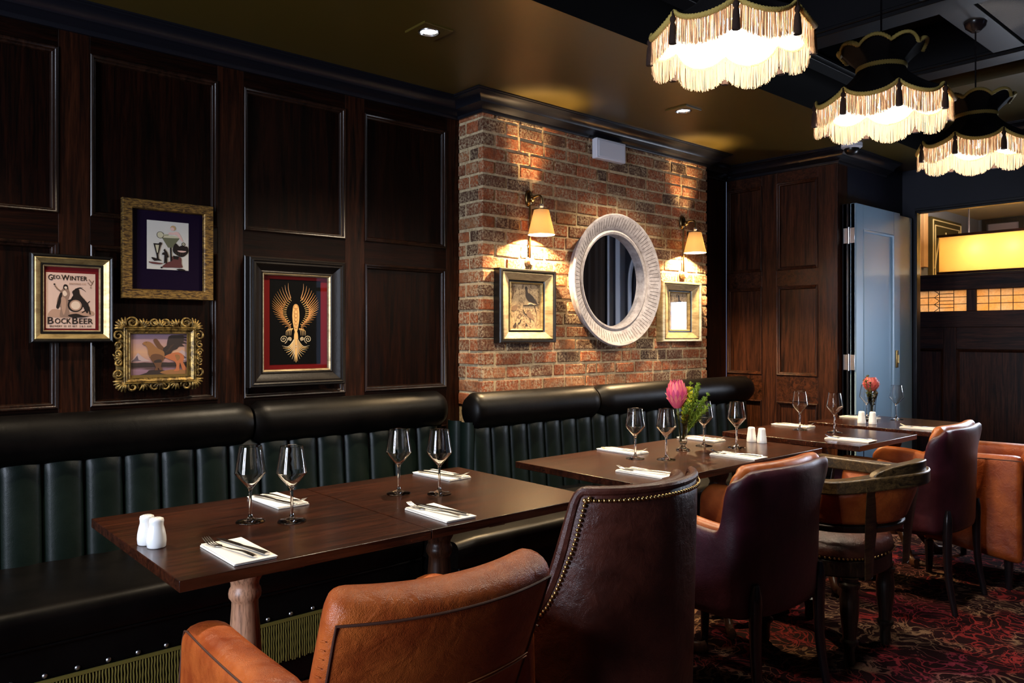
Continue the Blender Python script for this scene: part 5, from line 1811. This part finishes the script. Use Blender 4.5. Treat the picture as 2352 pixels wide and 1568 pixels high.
A.poly(2, [(.58, .46), (.66, .52), (.76, .555), (.84, .55), (.905, .49), (.92, .41), (.90, .34), (.935, .24), (.975, .15), (.90, .14), (.875, .22), (.85, .32), (.835, .22), (.83, .13), (.74, .12), (.775, .18), (.785, .27), (.75, .35), (.66, .40)], 3)
A.poly(3, [(.76, .50), (.83, .50), (.85, .42), (.80, .36), (.78, .42)], 3)
A.poly(3, [(.215, .765), (.225, .79), (.26, .815), (.32, .81), (.37, .77), (.43, .69), (.50, .635), (.57, .58), (.58, .46), (.54, .34), (.47, .29), (.41, .31), (.37, .38), (.335, .46), (.31, .54), (.305, .62), (.285, .69), (.25, .735), (.225, .735), (.232, .755)], 3)
A.poly(1, [(.345, .47), (.38, .52), (.45, .53), (.53, .50), (.57, .44), (.53, .33), (.46, .28), (.40, .32), (.36, .39)], 3)
A.poly(0, [(.40, .36), (.47, .40), (.53, .38), (.52, .26), (.50, .20), (.44, .20), (.43, .28)], 3)
A.poly(1, [(.40, .32), (.435, .22), (.41, .15), (.47, .15), (.47, .22), (.50, .15), (.55, .15), (.52, .24), (.535, .33)], 0)
A.line(0, [(.212, .762), (.25, .775), (.295, .782)], .0010); A.disc(0, .275, .795, .006)
rg = random.Random(12)
for q in range(34):
    x_, z_ = rg.uniform(.33, .54), rg.uniform(.34, .66)
    if z_ < .95-1.0*x_+.18: A.line((0, 1)[q % 2], [(x_, z_), (x_+.012, z_-.035)], .0010, 0, True)
for q in range(5): A.line(1, [(.29+.03*q, .80-.05*q), (.335+.03*q, .70-.05*q)], .0009, 0, True)
A.done()

# --- phoenix
r, rc = picture('framed_phoenix', 1.307, 1.753, 1.036, 1.587, 3.1905, 'gold phoenix on black with red mount in a deep dark frame')
mould(r, 'frame', M['ebony_frame'], rc, [(0, 0), (0, -.042), (.004, -.046), (.010, -.044), (.014, -.050), (.020, -.046), (.026, -.048), (.032, -.040), (.055, -.028), (.060, -.030), (.064, -.026)])
mould(r, 'slip', M['champagne'], rc, [(.064, -.026), (.066, -.028), (.071, -.022), (.073, -.010)])
sheet(r, 'red_mount', plain('crimson_mount', (.11, .003, .003), .6, spec=.1), inset(rc, .068), -.008)
pr = (-.120, .118, -.182, .188)
sheet(r, 'black_print', plain('black_print', (.002, .002, .002), .6, spec=.06), pr, -.0095, .0015)
A = Art(r, 'phoenix_figure', pr, -.0098, [plain('phoenix_gold', (.72, .42, .14), .5, .1), plain('phoenix_copper', (.50, .22, .06), .5, .1), plain('phoenix_pale', (.55, .42, .24), .5)])
cx, cz = .5, .55
for s_ in (-1, 1):
    A.g.mi = 0
    N_ = 20
    for k in range(N_):
        q = k/(N_-1)
        a = lerp(1.50, -1.02, q)     # fan of wing feathers
        L = lerp(.34, .26, q) if q < .5 else lerp(.30, .22, q)
        bx, bz = .5+s_*(.10+.16*sin(PI*min(1, q*1.1))), .56+.22*(1-q)-.13*q
        tx, tz = .5+s_*(.065+.40*sin(PI*(q*.92+.04))**.75), .96-.53*q**1.05 if q < .6 else .96-.53*q-.06*(q-.6)
        for w_, mi, f in ((.0024, 1, 1), (.0011, 0, .97)):
            A.line(mi, [(bx, bz), (lerp(bx, tx, .5)+s_*.02, lerp(bz, tz, .5)+.01), (lerp(bx, tx, f), lerp(bz, tz, f))], w_, 7, True)
    for k in range(14):
        q = k/13
        bx, bz = .5+s_*(.09+.10*sin(PI*q)), .60+.15*(1-q)-.12*q
        tx, tz = .5+s_*(.11+.24*sin(PI*(q*.9+.05))), .80-.36*q
        A.line(0, [(bx, bz), (tx, tz)], .0016, 5, True)
    # tail feathers
    for k in range(8):
        q = k/7
        tx, tz = .5+s_*lerp(.27, .035, q**1.3), lerp(.22, .035, q)
        A.line(0 if k % 2 else 2, [(.5+s_*.02, .30-.08*q), (.5+s_*lerp(.14, .02, q), lerp(.21, .12, q)), (tx, tz)], .0036, 8, True)
    # claws and curls
    for k in range(4): A.line(0, [(.5+s_*.06, .42), (.5+s_*(.09+.03*k), .40), (.5+s_*(.10+.030*k), .34)], .0026, 6, True)
    for (R_, ox, oz, st) in ((.075, .24, .295, 1), (.035, .125, .30, -1)):
        pts = [(.5+s_*(ox+(R_*(1-q/24)+.004)*cos(q/24*4*PI+PI*.6)), oz+(R_*(1-q/24)+.004)*.62*sin(q/24*4*PI+PI*.6)*-1) for q in range(25)]
        A.line(2, pts, .0016)
A.poly(0, [(.44, .66), (.46, .70), (.50, .715), (.54, .70), (.56, .66), (.57, .56), (.55, .46), (.52, .38), (.50, .36), (.48, .38), (.45, .46), (.43, .56)], 4)
A.disc(1, .5, .68, .05); A.disc(0, .5, .68, .035); A.disc(1, .47, .69, .01); A.disc(1, .53, .69, .01); A.poly(1, [(.485, .67), (.515, .67), (.5, .645)])
for k in range(5): A.disc(1, .5, .62-.045*k, .042-.004*k); A.disc(0, .5, .62-.045*k, .030-.003*k)
A.poly(0, [(.475, .38), (.525, .38), (.54, .28), (.515, .10), (.50, .02), (.485, .10), (.46, .28)], 3)
A.disc(1, .5, .21, .028); A.disc(2, .5, .21, .016)
A.done()
glazing(r, inset(rc, .071), -.014)
nest(r, 'black_print', 'phoenix_figure')

# --- two small pictures on the brick pier
def small_pic(x0, x1, z0, z1, inn, label, kind, rz=0):
    r, rc = picture('framed_print', x0, x1, z0, z1, 3.0-abs(rz)*.2, label); r.rotation_euler = (0, 0, rz)
    cx, cz_ = (x0+x1)/2, (z0+z1)/2
    i4 = (inn[0]-cx, inn[1]-cx, inn[2]-cz_, inn[3]-cz_)
    def rng(k, y):   # k 0 = outer rect, 1 = inner rect
        return [(lerp(rc[0], i4[0], k), y, lerp(rc[2], i4[2], k)), (lerp(rc[1], i4[1], k), y, lerp(rc[2], i4[2], k)), (lerp(rc[1], i4[1], k), y, lerp(rc[3], i4[3], k)), (lerp(rc[0], i4[0], k), y, lerp(rc[3], i4[3], k))]
    G().rings([rng(0, 0), rng(0, -.046), rng(.05, -.052), rng(.16, -.052), rng(.22, -.040)]).build('outer_frame', M['black_frame'] if kind == 0 else M['champagne'], r, angle=30)
    G().rings([rng(.21, -.040), rng(.24, -.046), rng(.30, -.048), rng(.74, -.030), rng(.76, -.026)]).build('gold_frame', M['champagne'], r, angle=30)
    G().rings([rng(.75, -.028), rng(.80, -.020), rng(.88, -.020)]).build('step', M['black_frame'], r, angle=30)
    G().rings([rng(.87, -.022), rng(.90, -.027), rng(.97, -.024), rng(1, -.012)]).build('slip', M['gold_pale'], r, angle=30)
    ii = (i4[0]-.003, i4[1]+.003, i4[2]-.003, i4[3]+.003)
    t = NT('sepia_print_%d' % kind)
    nn = t.noise(t.obj((1, 1, 1)), 38, 5, .7, 1.5)
    t.link(t.ramp(nn, [(.40, (.12, .075, .04)), (.48, (.36, .25, .14)), (.60, (.50, .37, .21))]), t.b.inputs['Base Color']); t.set(Roughness=.7)
    sheet(r, 'print', t.mat, ii, -.010)
    dk, md, lt = plain('sepia_dark%d' % kind, (.035, .022, .016), .7), plain('sepia_mid%d' % kind, (.20, .12, .07), .7), plain('sepia_light%d' % kind, (.60, .46, .28), .7)
    A = Art(r, 'printed_birds', i4, -.0102, [dk, md, lt])
    A.poly(0, [(.50, .92), (.54, .96), (.58, .92), (.60, .82), (.70, .78), (.84, .66), (.93, .56), (.86, .57), (.72, .60), (.60, .63), (.52, .74), (.52, .84)], 4)
    A.line(2, [(.68, .80), (.82, .70)], .0035, 0, True)
    A.line(0, [(.44, .53), (.62, .53), (.80, .53), (.96, .56)], .0026, 10); A.line(2, [(.60, .55), (.70, .57), (.80, .54)], .003, 8)
    A.poly(1, [(.42, .42), (.48, .38), (.52, .34), (.58, .38), (.68, .37), (.78, .28), (.82, .16), (.74, .22), (.64, .24), (.56, .30), (.50, .34)], 4)
    A.line(0, [(.43, .43), (.50, .34), (.56, .32)], .0022); A.line(0, [(.66, .25), (.70, .14)], .0014)
    A.poly(0, [(.26, .02), (.28, .10), (.34, .12), (.38, .20), (.34, .20), (.32, .15), (.26, .12)], 3)
    A.poly(0, [(.5, .06), (.54, .13), (.60, .06)]); A.poly(0, [(.10, .03), (.14, .10), (.20, .14), (.20, .03)], 2); A.poly(1, [(.03, .45), (.14, .52), (.26, .50), (.2, .42), (.08, .40)], 3)
    A.line(1, [(.82, .53), (.90, .30), (.86, .08)], .0024, 8); A.line(1, [(.08, .98), (.12, .80), (.06, .66)], .0030, 8); A.disc(1, .12, .88, .05)
    A.done()
    glazing(r, ii, -.0155)
    nest(r, 'print', 'printed_birds')
small_pic(2.512, 2.908, 1.218, 1.597, (2.612, 2.822, 1.290, 1.522), 'gold and black framed sepia bird print left of the round mirror', 0)
small_pic(3.822, 4.215, 1.215, 1.590, (3.930, 4.112, 1.292, 1.520), 'pale gold framed bird print right of the round mirror, reflecting daylight', 1, -.03)
